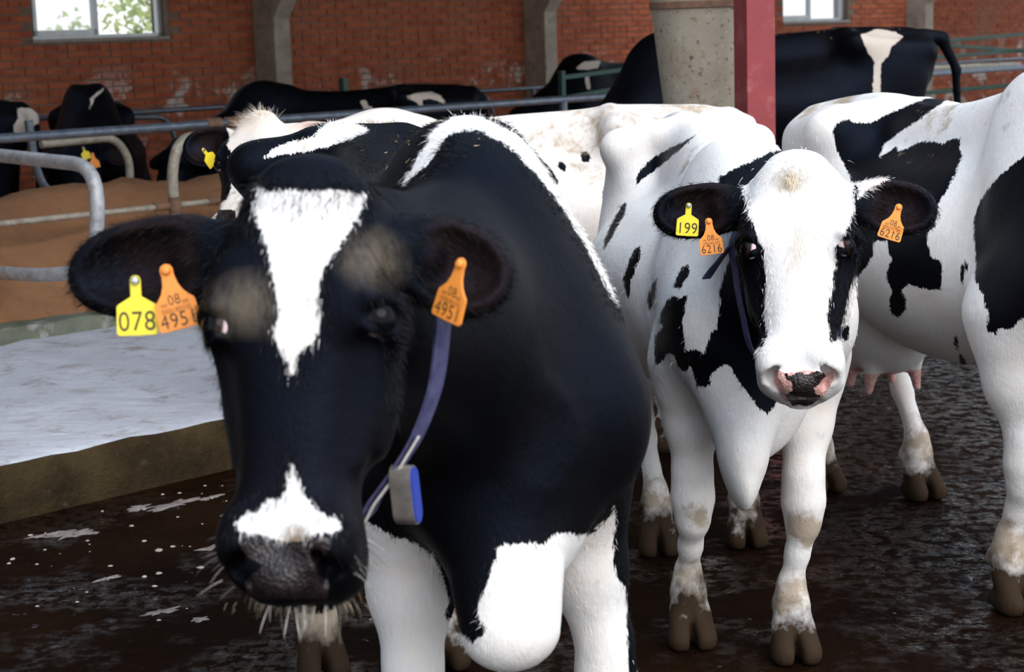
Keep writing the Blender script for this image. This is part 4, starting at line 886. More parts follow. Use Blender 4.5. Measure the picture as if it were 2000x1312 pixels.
def hide_mat(name, white=(.80, .77, .74), cream=(.72, .58, .49), black=(.0017, .0017, .0021), mud=(.034, .020, .011)):
    N = Nodes(name); o = N.obj(); hair = N.obj((1, 1, .22))
    edge = N.math('ADD', N.math('MULTIPLY', N.math('SUBTRACT', N.noise(55, 3, .6, hair), .5), .016), N.math('MULTIPLY', N.math('SUBTRACT', N.noise(210, 2, .6, hair), .5), .016))
    fk = N.rng(N.math('ADD', N.attr('coat'), edge), -.0018, .0018)
    wv = N.mix(N.rng(N.noise(4.5, 5, .65, o), .47, .72), white, cream)
    wv = N.mix(N.rng(N.noise(120, 3, .6, hair), .35, .75), tuple(c * .88 for c in white), wv)
    wv = N.mix(N.rng(N.noise(45, 5, .75, o), .70, .74), wv, (.30, .21, .14))
    bk = N.mix(N.rng(N.noise(3.5, 4, .6, o), .45, .70), black, tuple(c * 2.0 for c in (black[0] * 1.25, black[1], black[2] * .95)))
    bk = N.mix(N.math('MULTIPLY', N.attr('rub'), N.rng(N.noise(60, 4, .6, hair), .25, .6, .35, 1)), bk, (.10, .080, .057))
    c = N.mix(fk, wv, bk)
    c = N.mix(N.attr('ear'), c, N.mix(fk, (.62, .44, .38), (.016, .008, .006)))
    c = N.mix(N.math('MULTIPLY', N.rng(N.math('ADD', N.attr('soil'), N.math('MULTIPLY', N.math('SUBTRACT', N.noise(13, 5, .65, o), .5), 1.3)), .38, .60), .8), c, (.34, .25, .16))
    c = N.mix(N.rng(N.math('ADD', N.attr('mud'), N.math('MULTIPLY', N.math('SUBTRACT', N.noise(10, 4, .6, o), .5), 1.3)), .30, .70), c, mud)
    skin = N.mix(N.rng(N.noise(60, 4, .6, o), .35, .65), (.62, .30, .26), (.78, .48, .43))
    c = N.mix(N.rng(N.attr('nose'), .35, .65), c, skin)
    nk = N.mix(N.rng(N.noise(90, 4, .6, o), .4, .7), (.010, .0065, .0065), (.026, .0175, .0175))
    fn = N.rng(N.math('ADD', N.attr('nosek'), N.math('MULTIPLY', N.math('SUBTRACT', N.noise(70, 3, .6, o), .5), .9)), .45, .55)
    c = N.mix(fn, c, nk)
    wet = N.math('MAXIMUM', fn, N.rng(N.attr('nose'), .35, .65))
    r = N.n('Mix'); r.data_type = 'FLOAT'; N.l(wet, r.inputs[0]); N.l(N.rng(fk, 0, 1, .75, .50), r.inputs[2]); r.inputs[3].default_value = .30
    vor = N.n('TexVoronoi', Scale=170.0); N.l(o, vor.inputs['Vector'])
    hh = N.math('ADD', N.math('MULTIPLY', N.noise(260, 3, .6, hair), .6), N.math('ADD', N.math('MULTIPLY', N.noise(16, 4, .6, o), 1.2), N.math('MULTIPLY', N.math('MULTIPLY', vor.outputs['Distance'], wet), 1.2)))
    N.bump(hh, .28, .012)
    return N.set(Base_Color=c, Roughness=r.outputs[0], Specular_IOR_Level=N.rng(wet, 0, 1, .105, .38), Specular_Tint=N.mix(N.math('MULTIPLY', fk, N.math('SUBTRACT', 1.0, wet)), (1., 1., 1.), (.40, .58, 1.0)), Sheen_Weight=.003, Sheen_Roughness=.5)  # black hair: blue sky sheen is put into the specular tint
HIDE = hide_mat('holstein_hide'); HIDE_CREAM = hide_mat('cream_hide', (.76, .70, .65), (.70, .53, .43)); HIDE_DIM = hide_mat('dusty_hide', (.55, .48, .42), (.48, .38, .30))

# dung stains: (x, y, z, radius, strength) in each cow's frame
SOIL = {'white_face': [(.13, -.16, .41, .05, .75), (.17, .13, .38, .05, .85), (-.75, -.20, 1.40, .12, .55), (-1.15, -.12, 1.42, .14, .6), (-.5, -.1, 1.42, .16, .5), (-1.3, .15, 1.38, .12, .5)],
        'pale': [(-.2, .2, 1.36, .25, .42), (-.9, .2, 1.38, .3, .45), (-1.3, .1, 1.38, .2, .5)], 'spotted': [(-1.3, -.1, 1.38, .15, .6), (-.6, -.05, 1.42, .2, .45), (-.2, -.1, 1.45, .2, .4)],
        'rear_black': [(-.6, .0, 1.45, .16, .28), (-.95, .0, 1.45, .16, .30), (-1.25, .05, 1.45, .12, .30)], 'lead': [(.38, -.07, .72, .05, .5), (-1.31, -.1, .22, .14, 1.0), (.975, -.545, 1.045, .022, .62)]}
def paint(key, base_head, base_body, mat, mud_z=.20, extra=None):
    c = COWS[key]; o, V, head = c['o'], c['V'], c['head']; me = o.data; n = len(V)
    coat = np.where(head, base_head, base_body).astype(float) * .06
    lay = {k: np.zeros(n) for k in ('rub', 'nose', 'nosek')}
    for reg, kind, D, (d0, d1), uv in COAT.get(key, []):
        D = _v(*D); U = _n(np.cross((0, 0, 1.), D)); W = np.cross(D, U); uv = np.array(uv)
        dep = V @ D; m = (head if reg == 'head' else ~head) & (dep > d0 - .40) & (dep < d1 + .08)
        q = np.stack([V @ U, V @ W], 1); lo, hi = uv.min(0) - .07, uv.max(0) + .07
        m &= (q > lo).all(1) & (q < hi).all(1); ii = np.nonzero(m)[0]
        if not len(ii): continue
        sd = np.clip(poly_sd(q[ii], uv), -.06, .06)
        if kind == 'k': coat[ii] = np.maximum(coat[ii], sd)
        elif kind == 'w': coat[ii] = np.minimum(coat[ii], -sd)
        else:
            w_ = {'rub': .022, 'nose': .006, 'nosek': .008}[kind]
            lay[kind][ii] = np.maximum(lay[kind][ii], np.clip(.5 + sd / (2 * w_), 0, 1))
    poll, A, S, F, HS = c['hf']
    if extra: extra(c, coat, lay)
    # inner ears, muddy feet
    rel = (V - poll) / HS; lat = rel @ S; f = rel @ F; nrm = np.zeros(n * 3, np.float32); me.vertices.foreach_get('normal', nrm); nrm = nrm.reshape(-1, 3)
    ear = np.clip((np.abs(lat) - .150) / .03, 0, 1) * head * np.clip((nrm @ F - .25) / .3, 0, 1) * np.clip((.30 - np.abs(lat)) / .04, 0, 1)
    mud = np.clip((mud_z * 1.25 - V[:, 2]) / (mud_z * 1.1), 0, 1) if not c['P'].get('lying') else np.clip((.16 - V[:, 2]) / .16, 0, .7)
    soil = np.zeros(n)
    for (cx_, cy_, cz_, r_, w_) in SOIL.get(key, []): soil = np.maximum(soil, w_ * np.exp(-((V[:, 0] - cx_)**2 + (V[:, 1] - cy_)**2 + (V[:, 2] - cz_)**2) / (2 * r_ * r_)))
    if not c['P'].get('lying'): soil = np.maximum(soil, .62 * np.exp(-((V[:, 2] - .19) / .11)**2))
    fattr(me, 'soil', soil)
    for k, v in (('coat', coat), ('ear', ear * .75), ('mud', mud), *lay.items()): fattr(me, k, v)
    me.materials.clear(); me.materials.append(mat); c['coat'] = coat; c['nrm'] = nrm; c['nk'] = lay['nosek'] + lay['nose']
def ex_lead(c, coat, lay):
    V = c['V']; m = (~c['head']) & (V[:, 2] < .50) & (V[:, 0] > -.5); coat[m] = np.minimum(coat[m], np.clip(V[m, 2] - .44, -.05, .06))
    m = V[:, 2] < .40; coat[m] = np.minimum(coat[m], np.clip(V[m, 2] - .36, -.05, .06))
    lay['nosek'][:] = np.maximum(lay['nosek'], lay['nose']); lay['nose'][:] = 0
paint('lead', 1, 1, HIDE, .19, ex_lead)
paint('white_face', -1, -1, HIDE, .24)
def ex_teats(c, coat, lay):
    V = c['V']; m = (V[:, 0] < -.95) & (V[:, 0] > -1.25) & (np.abs(V[:, 1]) < .125) & (V[:, 2] > .36) & (V[:, 2] < .50); lay['nose'][m] = np.clip((.50 - V[m, 2]) / .03, 0, 1)
paint('spotted', 1, -1, HIDE, .20, ex_teats)
paint('pale', -1, -1, HIDE_CREAM, .2)
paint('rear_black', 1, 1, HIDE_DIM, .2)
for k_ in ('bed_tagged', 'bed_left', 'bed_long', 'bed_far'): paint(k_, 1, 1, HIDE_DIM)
# ---------------------------------------------------------------- eyes, ear tags, collars, hair: parts of the cows
def attach(o, key):
    "world-space mesh -> part of the cow"
    o.parent = COWS[key]['o']; o.matrix_parent_inverse = COWS[key]['pose'].mat.inverted(); return o
def eye_mat():
    N = Nodes('cow_eye'); f = N.attr('iris')
    c = N.mix(N.rng(f, .42, .50), (.62, .45, .46), (.020, .010, .007)); c = N.mix(N.rng(f, .66, .70), c, (.003, .003, .004))
    return N.set(Base_Color=c, Roughness=.05, Specular_IOR_Level=.12)
EYE = eye_mat()
def eyes(key, look):
    c = COWS[key]; poll, A, S, F, HS = c['hf']; P = c['P']; HL = P.get('hlen', .86); HW = P.get('hwid', 1.)
    for sg in (-1, 1):
        ea, es, ef = P.get('eye_pos', {}).get(sg, (.220, .103, .046))
        ctr = poll + (A * ea * HL + S * sg * es * HW + F * ef) * HS; r = .0240 * HS
        d = _n(A * look[0] + S * sg * look[1] + F * look[2])
        mb = MB(); n, m = 20, 28; vs = []; ir = []
        for i in range(n + 1):
            th = math.pi * i / n
            for j in range(m):
                ph = 2 * math.pi * j / m; v = _v(math.sin(th) * math.cos(ph), math.sin(th) * math.sin(ph), math.cos(th)); vs.append(ctr + v * r); ir.append((v @ d + 1) / 2)
        fs = [(i*m+j, i*m+(j+1) % m, (i+1)*m+(j+1) % m, (i+1)*m+j) for i in range(n) for j in range(m)]
        o = MB().add(vs, fs).build('eye', EYE, smooth=True); fattr(o.data, 'iris', ir); o.parent = c['o']; o['label'] = 'dark glossy eye'
for k_, lk in (('lead', (-.10, 1, .62)), ('white_face', (-.14, 1, .12)), ('spotted', (0, 1, .3)), ('pale', (0, .8, .6)), ('rear_black', (0, 1, .3))): eyes(k_, lk)

YEL = plain('yellow_tag', (.86, .70, .035), .45, .06, 60, bump=.05); ORA = plain('orange_tag', (.86, .28, .040), .45, .06, 60, bump=.05); INK = plain('tag_print', (.045, .030, .012), .6, .2, 60, bump=0); INK2 = plain('faint_tag_print', (.36, .13, .022), .6, .2, 60, bump=0); PIN = plain('tag_pin', (.55, .55, .55), .3, .05, 40, metal=.8, bump=0)
def text_mesh(body, size, mat, name):
    cu = bpy.data.curves.new(name, 'FONT'); cu.body = body; cu.size = size; cu.align_x = 'CENTER'; cu.extrude = .0002; cu.space_character = 1.08
    t = bpy.data.objects.new(name, cu); COL.objects.link(t)
    bpy.context.view_layer.update()
    me = bpy.data.meshes.new_from_object(t.evaluated_get(bpy.context.evaluated_depsgraph_get())); bpy.data.objects.remove(t)
    me.materials.clear(); me.materials.append(mat)
    o = bpy.data.objects.new(name, me); COL.objects.link(o); return o
def ear_tag(key, pos, w, colour, number, normal, roll, label, small=None, bendk=0.):
    n = _n(normal); right = _n(np.cross((0, 0, 1.), n)); up = np.cross(n, right); t = math.radians(roll)
    r2 = right * math.cos(t) + up * math.sin(t); u2 = -right * math.sin(t) + up * math.cos(t)
    M = Matrix(((r2[0], u2[0], n[0], pos[0]), (r2[1], u2[1], n[1], pos[1]), (r2[2], u2[2], n[2], pos[2]), (0, 0, 0, 1))) @ Matrix.Scale(w, 4)
    if colour == 'y': half = [(.0, .14), (.09, .11), (.135, .02), (.135, -.40), (.30, -.50), (.47, -.60), (.50, -.66), (.52, -1.32), (.47, -1.38), (.0, -1.39)]
    else: half = [(.0, .16), (.11, .12), (.16, .02), (.15, -.14), (.19, -.36), (.27, -.54), (.38, -.67), (.48, -.76), (.50, -.83), (.53, -1.38), (.48, -1.45), (.0, -1.46)]
    outl = half + [(-x, y) for x, y in half[-2:0:-1]]; k = len(outl); th = .030
    vs = [(x, y, z) for z in (-th, th) for x, y in outl]
    fs = [tuple(range(k - 1, -1, -1)), tuple(range(k, 2 * k))] + [(i, (i+1) % k, k + (i+1) % k, k + i) for i in range(k)]
    pl = MB().add([M @ Vector(v) for v in vs], fs).build('ear_tag', YEL if colour == 'y' else ORA, bevel=.0008)
    attach(pl, key); pl['label'] = label
    bt = MB().lathe([(.0001, .0), (.105, .0), (.115, .04), (.08, .10), (.0001, .12)], 16, M @ Matrix.Translation((0, 0, th * .8))).build('pin', PIN if colour == 'y' else ORA, smooth=True)
    attach_sub = lambda o: (setattr(o, 'parent', pl), setattr(o, 'matrix_parent_inverse', (COWS[key]['pose'].mat @ pl.matrix_parent_inverse @ pl.matrix_basis).inverted()))
    attach_sub(bt)
    def txt(s, size, x, y, mt, nm='digits'):
        o = text_mesh(s, size, mt, nm); o.data.transform(M @ Matrix.Translation((x, y, th + .004)) @ Matrix.Scale(1.18, 4, (0, 1, 0))); attach_sub(o); return o
    if colour == 'y': txt(number, .60, 0, -1.26, INK)
    else:
        txt(number, .43, 0, -1.38, INK)
        if small:
            txt(small, .30, 0, -.84, INK, 'code_digits')
            rb = random.Random(5); mb = MB(); x = -.36
            while x < .36:
                ww = rb.choice((.012, .02, .03)); mb.box((x, -1.02, th), (x + ww, -.90, th + .004), M); x += ww + rb.choice((.014, .024))
            for sx in (-.30, .22):
                for q in range(4): mb.box((sx + q * .04 - .04, -.86, th), (sx + q * .04 - .012, -.77, th + .004), M)
            attach_sub(mb.build('bar_code', INK2))
TOC = _v(0, 0, 1.7)
def to_cam(p, yaw=0., tilt=0.):
    d = _n(TOC - _v(*p)); t = math.radians(yaw); d = _v(d[0] * math.cos(t) - d[1] * math.sin(t), d[0] * math.sin(t) + d[1] * math.cos(t), d[2] + tilt); return _n(d)
p = _v(-.545, 2.585, 1.357); ear_tag('lead', p, .0575, 'y', '078', to_cam(p, -8), 0, 'yellow ear tag printed 078')
p = _v(-.497, 2.574, 1.372); ear_tag('lead', p, .0600, 'o', '4951', to_cam(p, -6), 12, 'orange ear tag printed 4951', '08')
p = _v(-.068, 2.480, 1.380); ear_tag('lead', p, .0570, 'o', '4951', to_cam(p, -45, .05), -14, 'orange ear tag printed 4951 seen edge on', '08')
p = _v(.430, 4.250, 1.274); ear_tag('white_face', p, .0520, 'y', '199', to_cam(p, -5), -4, 'yellow ear tag printed 199')
p = _v(.474, 4.225, 1.238); ear_tag('white_face', p, .0540, 'o', '6216', to_cam(p, 4), 5, 'orange ear tag printed 6216', '08')
p = _v(.914, 4.180, 1.262); ear_tag('white_face', p, .0540, 'o', '6216', to_cam(p, 12), -19, 'orange ear tag printed 6216', '08')
p = _v(-1.165, 6.93, 1.280); ear_tag('pale', p, .055, 'y', '', to_cam(p, 40), 38, 'crumpled yellow ear tag')
p = _v(-1.115, 6.88, 1.240); ear_tag('pale', p, .050, 'o', '', to_cam(p, 60), 60, 'orange ear tag')
p = _v(-2.641, 11.25, 1.055); ear_tag('bed_tagged', p, .055, 'y', '', to_cam(p, 20), 15, 'yellow ear tag'); p = _v(-2.580, 11.22, 1.015); ear_tag('bed_tagged', p, .06, 'o', '', to_cam(p, -10), 10, 'orange ear tag')

# collars
def ribbon(pts, wdir, width, thick, closed):
    pts = curve_pts(pts, 7, closed); mb = MB(); n = len(pts); vs = []; fs = []
    for i, p in enumerate(pts):
        t = (pts[(i+1) % n] - pts[i-1]) if closed else pts[min(i+1, n-1)] - pts[max(i-1, 0)]
        t.normalize(); w = Vector(wdir); w = (w - t * w.dot(t)).normalized(); h = t.cross(w)
        vs += [p + w * a * width / 2 + h * b * thick / 2 for a, b in ((-1, -1), (1, -1), (1, 1), (-1, 1))]
    for i in range(n if closed else n - 1):
        j = (i + 1) % n; fs += [(4*i+k, 4*i+(k+1) % 4, 4*j+(k+1) % 4, 4*j+k) for k in range(4)]
    if not closed: fs += [(3, 2, 1, 0), (4*n-4, 4*n-3, 4*n-2, 4*n-1)]
    return mb.add(vs, fs)
def strap_mat():
    N = Nodes('blue_webbing'); v = N.pos((1, 1, 1))
    c = N.mix(N.rng(N.noise(40, 4, .6, v), .3, .7), (.030, .030, .105), (.10, .095, .20)); N.bump(N.noise(300, 2, .5, v), .4, .003)
    return N.set(Base_Color=c, Roughness=.6)
STRAP = strap_mat(); WSTRAP = plain('worn_white_webbing', (.50, .47, .45), .7, .2, 30, bump=.2); STEEL = plain('brushed_steel', (.34, .31, .28), .30, .25, 40, metal=.6, bump=.1); BLUEP = plain('blue_plastic', (.02, .045, .32), .4, .1, 30, bump=0)
LOOP1 = [(-.101, 2.60, 1.332), (-.100, 2.60, 1.294), (-.105, 2.60, 1.241), (-.117, 2.60, 1.179), (-.145, 2.60, 1.11), (-.179, 2.60, 1.058), (-.210, 2.60, 1.017), (-.234, 2.60, .981), (-.288, 2.62, .944), (-.36, 2.72, .983), (-.413, 2.80, 1.09), (-.412, 2.82, 1.228), (-.37, 2.82, 1.342), (-.285, 2.82, 1.421), (-.186, 2.80, 1.436), (-.119, 2.68, 1.383)]
co = attach(ribbon(LOOP1, (.55, 1, .12), .042, .004, True).build('collar', STRAP, smooth=True), 'lead'); co['label'] = 'blue webbing neck collar'
def sub(o, par, key): o.parent = par; o.matrix_parent_inverse = (COWS[key]['pose'].mat @ par.matrix_parent_inverse @ par.matrix_basis).inverted(); return o
sub(ribbon([Vector(p) + Vector((.002, -.006, 0)) for p in LOOP1[4:9]], (.30, 1, .35), .032, .004, False).build('strap_end', WSTRAP, smooth=True), co, 'lead')
# transponder hanging from the collar: steel band round a blue case
tp = Vector((-.166, 2.588, 1.024)); ax = Vector((.96, -.26, .0)).normalized(); dn = Vector((.07, .0, -1)).normalized(); sd = ax.cross(dn).normalized()
def stadium(r, h, n=10): return [(r * math.cos(t), -h + r * math.sin(t)) for t in np.linspace(-math.pi, 0, n)] + [(r * math.cos(t), h + r * math.sin(t)) for t in np.linspace(0, math.pi, n)]
def case(nm, r, h, t0, t1, mt):
    pl = stadium(r, h); k = len(pl); vs = [tp + sd * x - dn * y + ax * t for t in (t0, t1) for x, y in pl]
    return MB().add(vs, [tuple(range(k)), tuple(range(2*k-1, k-1, -1))] + [(i, k + i, k + (i+1) % k, (i+1) % k) for i in range(k)]).build(nm, mt, smooth=True)
tr = attach(case('transponder', .019, .026, -.016, .016, STEEL), 'lead'); tr['label'] = 'steel and blue collar transponder'
sub(case('blue_face', .0165, .026, .0155, .0185, BLUEP), tr, 'lead')
LOOP2 = [(.543, 4.30, 1.183), (.546, 4.30, 1.098), (.562, 4.30, .999), (.592, 4.30, .898), (.691, 4.30, .844), (.782, 4.32, .901), (.812, 4.35, 1.01), (.822, 4.43, 1.147), (.760, 4.50, 1.271), (.649, 4.50, 1.287)]
c2 = attach(ribbon(LOOP2, (-.3, 1, .1), .030, .004, True).build('collar', STRAP, smooth=True), 'white_face'); c2['label'] = 'blue webbing neck collar'
sub(ribbon([(.537, 4.285, 1.175), (.522, 4.31, 1.150), (.502, 4.335, 1.118), (.480, 4.35, 1.084)], (.75, .15, .62), .036, .004, False).build('strap_end', STRAP, smooth=True), c2, 'white_face')

# ---- hair
def blades(R, D, L, W, droop=.0, seg=2, curl=0., seed=1):
    "flat tapering hairs; R roots, D directions, L lengths"
    rg = np.random.default_rng(seed); n = len(R); rnd = rg.normal(size=(n, 3)); S = np.cross(D, rnd); S /= np.linalg.norm(S, axis=1)[:, None] + 1e-9
    C = np.cross(D, S); pts = []; d = D.copy(); p = R.copy()
    for k in range(seg + 1):
        pts.append(p.copy()); d = d + np.array([0, 0, -droop]) + C * curl; d /= np.linalg.norm(d, axis=1)[:, None]; p = p + d * (L / seg)[:, None]
    V = []; 
    for k in range(seg): w = W * (1 - .75 * k / seg); V += [pts[k] - S * w / 2, pts[k] + S * w / 2]
    V.append(pts[seg]); m = 2 * seg + 1
    V = np.stack(V, 1).reshape(-1, 3); base = np.arange(n) * m; F = []
    for k in range(seg - 1): a = base + 2 * k; F.append(np.stack([a, a + 1, a + 3, a + 2], 1))
    Q = np.concatenate(F) if F else np.zeros((0, 4), int); a = base + 2 * seg - 2; T = np.stack([a, a + 1, a + 2], 1)
    return V, Q, T
def hair_obj(name, key, parts, label=None):
    "parts: list of (V, Q, T, material); vertices in the cow's frame"
    me = bpy.data.meshes.new(name); vs = []; fs = []; mi = []; off = 0; mats = []
    for V, Q, T, mt in parts:
        if not len(V): continue
        mats.append(mt); vs.append(V); fs += (Q + off).tolist() + (T + off).tolist(); mi += [len(mats) - 1] * (len(Q) + len(T)); off += len(V)
    me.from_pydata(np.concatenate(vs).tolist(), [], fs); me.update()
    for mt in mats: me.materials.append(mt)
    me.polygons.foreach_set('material_index', mi); me.polygons.foreach_set('use_smooth', [True] * len(fs))
    o = bpy.data.objects.new(name, me); COL.objects.link(o); o.parent = COWS[key]['o']; o['kind'] = 'stuff'
    if label: o['label'] = label
    return o
def hmat(name, col, var=.25, rough=.6, spec=.2):
    N = Nodes(name); c = N.mix(N.rng(N.noise(90, 3, .6, N.obj()), .3, .7), tuple(x * (1 - var) for x in col), tuple(min(1, x * (1 + var)) for x in col))
    return N.set(Base_Color=c, Roughness=rough, Specular_IOR_Level=spec)
HB = hmat('black_hair', (.0030, .0030, .0036)); HWh = hmat('white_hair', (.80, .77, .74), .10); HCr = hmat('cream_hair', (.76, .64, .48), .2); HTan = hmat('damp_beard_hair', (.50, .40, .28), .3, .4); HGr = hmat('pale_whisker', (.55, .50, .45), .2)
def fur(key, count, sel, length, width, lift, seed):
    "short coat hairs over the chosen vertices, lying along the body's hair flow"
    c = COWS[key]; V, N_, head = c['V'], c['nrm'].astype(float), c['head']; poll, A, S, F, HS = c['hf']; rg = np.random.default_rng(seed)
    idx = np.nonzero(sel)[0]; idx = rg.choice(idx, size=min(count, len(idx) * 3), replace=True)
    flow = np.where(head[idx][:, None], A[None, :], np.array([[-.6, 0, -.8]])).astype(float)
    rel = (V[idx] - poll); lat = rel @ S
    ear = head[idx] & (np.abs(lat) > .13 * HS)
    flow[ear] = np.sign(lat[ear])[:, None] * S[None, :] * .9 + np.array([[0, 0, -.4]])
    n = N_[idx]; flow -= n * (flow * n).sum(1)[:, None]; flow /= np.linalg.norm(flow, axis=1)[:, None] + 1e-6
    D = flow + n * lift + rg.normal(size=flow.shape) * .22; D /= np.linalg.norm(D, axis=1)[:, None]
    R = V[idx] + rg.normal(size=flow.shape) * .003; R -= n * .002
    L = length * rg.uniform(.5, 1.3, len(idx)); k = c['coat'][idx] + rg.normal(size=len(idx)) * .003 > 0
    out = []
    for m, mt in ((k, HB), (~k, HWh)):
        if m.any(): out.append((*blades(R[m], D[m], L[m], width, .12, 2, 0, seed), mt))
    return out
c = COWS['lead']; V = c['V']; poll, A, S, F, HS = c['hf']; rel = V - poll; ra = rel @ A; ls = np.abs(rel @ S); rf = rel @ F
hd = c['head'] & (c['nk'] < .3)
near_edge = np.abs(c['coat']) < .018
hair_obj('coat_hair', 'lead', fur('lead', 12000, hd & (ls > .12) , .016, .0008, .55, 1) + fur('lead', 9000, hd & near_edge, .014, .0009, .30, 2) + fur('lead', 11000, ~c['head'] & near_edge & (V[:, 0] > -.6), .015, .0011, .25, 3)
    + fur('lead', 2500, ~c['head'] & (c['nrm'][:, 2] > .75) & (np.abs(V[:, 1]) < .10) & (V[:, 0] < .15), .018, .0012, .8, 4))
def tuft(key, n, a, s, f, sa, ss, sf, dirv, L, W, mt, droop, curl, seed, spread=.35, seg=4):
    c = COWS[key]; poll, A, S, F, HS = c['hf']; rg = np.random.default_rng(seed); HL = c['P'].get('hlen', .86)
    u = rg.normal(size=(n, 3)) * [sa, ss, sf]
    R = poll + ((a * HL + u[:, :1]) * A + (s + u[:, 1:2]) * S + (f + u[:, 2:3]) * F) * HS
    d = A * dirv[0] + S * dirv[1] + F * dirv[2]; D = d + rg.normal(size=(n, 3)) * spread + (u[:, 1:2] / max(ss, 1e-4)) * S * .3; D /= np.linalg.norm(D, axis=1)[:, None]
    return (*blades(R, D, L * rg.uniform(.5, 1.2, n), W, droop, seg, curl, seed), mt)
hair_obj('forelock', 'lead', [tuft('lead', 900, .015, 0, .030, .022, .042, .010, (.7, 0, .7), .040, .0013, HB, .10, .05, 5)], 'short black forelock')
b1 = tuft('lead', 260, .590, 0, -.080, .008, .040, .012, (.9, 0, -.15), .026, .0010, HTan, .14, .06, 6, .22); b2 = tuft('lead', 18, .600, 0, -.065, .005, .034, .006, (.9, 0, .05), .058, .0040, HGr, .16, .10, 7, .16)
hair_obj('beard', 'lead', [b1, b2], 'wet pale chin hairs under the muzzle')
hair_obj('whiskers', 'lead', [tuft('lead', 14, .54, sg * .080, -.02, .025, .006, .025, (.45, sg * 1.0, .25), .048, .0007, HGr if q else HB, .10, .04, 8 + q + sg, .25) for sg in (-1, 1) for q in (0, 1)], 'long muzzle whiskers')
c = COWS['white_face']; V = c['V']; poll, A, S, F, HS = c['hf']; rel = V - poll; ls = np.abs(rel @ S); hd = c['head'] & (c['nk'] < .3); near_edge = np.abs(c['coat']) < .018
hair_obj('coat_hair', 'white_face', fur('white_face', 7000, hd & (ls > .13), .017, .0011, .5, 11) + fur('white_face', 9000, hd & near_edge, .015, .0011, .30, 12) + fur('white_face', 7000, ~c['head'] & near_edge, .014, .0013, .2, 13))
hair_obj('forelock', 'white_face', [tuft('white_face', 700, .02, 0, .040, .028, .040, .010, (.8, 0, .6), .040, .0013, HWh, .06, .12, 14), tuft('white_face', 240, .03, -.012, .062, .016, .016, .008, (.8, 0, .6), .040, .0014, HCr, .10, .40, 15), tuft('white_face', 160, .22, 0, .075, .035, .016, .004, (1, 0, .15), .026, .0010, HCr, .0, .08, 16, .2)], 'curly cream forelock')
hair_obj('forelock', 'pale', [tuft('pale', 320, .0, 0, .02, .016, .026, .010, (-.35, 0, .9), .062, .0018, HCr, .12, .12, 17), tuft('pale', 200, .0, 0, .02, .016, .026, .010, (-.35, 0, .9), .062, .0018, HWh, .12, .12, 18)], 'tousled cream forelock')

# straw bits lying on the back of the front cow
STRAWM = plain('straw', (.50, .38, .20), .7, .3, 40, bump=0)
c = COWS['lead']; V, nr = c['V'], c['nrm']; rg = np.random.default_rng(3)
ii = np.nonzero((~c['head']) & (nr[:, 2] > .35) & (V[:, 2] > 1.25) & (V[:, 0] < .15))[0]; ii = rg.choice(ii, 220)
d = rg.normal(size=(220, 3)); nn = nr[ii].astype(float); d -= nn * (d * nn).sum(1)[:, None]; d /= np.linalg.norm(d, axis=1)[:, None]
Vb, Qb, Tb = blades(V[ii] + nn * .003, d, rg.uniform(.004, .017, 220), .0018, 0, 2, .05, 9)
hair_obj('straw_bits', 'lead', [(Vb, Qb, Tb, STRAWM)], 'straw bits stuck to the back')

for k_, lab in (('lead', 'black cow with a white forehead blaze and yellow ear tag 078, nearest the viewer'), ('white_face', 'white-faced black and white cow with yellow ear tag 199'),
                ('spotted', 'white cow with large black patches cut off by the right edge'), ('pale', 'cream white cow with few small black spots standing sideways behind the front cows'),
                ('rear_black', 'big black cow with a white rump stripe behind the red post'), ('bed_tagged', 'black cow resting in the sand with small yellow and orange ear tags'),
                ('bed_left', 'dark cow with a white patch at the far left edge'), ('bed_long', 'long black cow lying along the brick wall behind the neck rail'), ('bed_far', 'black and white cow lying behind the small green gate')):
    tag(COWS[k_]['o'], lab, 'cow', 'dairy cows in the barn')
# ---------------------------------------------------------------- rails, gates, post and feed bin
def galv(name, col=(.15, .175, .215), rough=.34, metal=.55):
    N = Nodes(name); v = N.pos()
    c = N.mix(N.rng(N.noise(18, 5, .7, v), .35, .65), tuple(x * .7 for x in col), tuple(min(1, x * 1.25) for x in col))
    c = N.mix(N.rng(N.noise(7, 6, .75, v), .60, .70), c, (.24, .17, .11))
    N.bump(N.noise(80, 3, .6, v), .15, .004)
    return N.set(Base_Color=c, Roughness=rough, Metallic=metal)
GALV = galv('galvanised_pipe'); WORN = galv('worn_pipe', (.34, .30, .24), .6, .25); RUST = plain('rusty_clamp', (.16, .085, .05), .7, .35, 20, bump=.3)
GREEN = plain('green_paint', (.006, .052, .036), .45, .25, 12, bump=.1, alt=(.03, .12, .09))
def pipe_thing(name, label, cat, runs, r, mat, clamps=(), group=None, feet=()):
    "each run of pipe is one part; clamps are rusty collars round it"
    e = empty(name, runs[0][0]); tag(e, label, cat, group)
    inv = Matrix.Translation(-Vector(runs[0][0]))
    for k, run in enumerate(runs):
        o = MB().tube(run, r, 14).build('pipe', mat, smooth=True); o.parent = e; o.matrix_parent_inverse = inv
    for p, d, rr in clamps:
        d = Vector(d).normalized(); p = Vector(p)
        o = MB().tube([p - d * .05, p - d * .048, p - d * .03, p + d * .03, p + d * .048, p + d * .05], [rr * .9, rr * 1.05, rr, rr, rr * 1.05, rr * .9], 14).build('clamp', RUST, smooth=True); o.parent = e; o.matrix_parent_inverse = inv
    return e
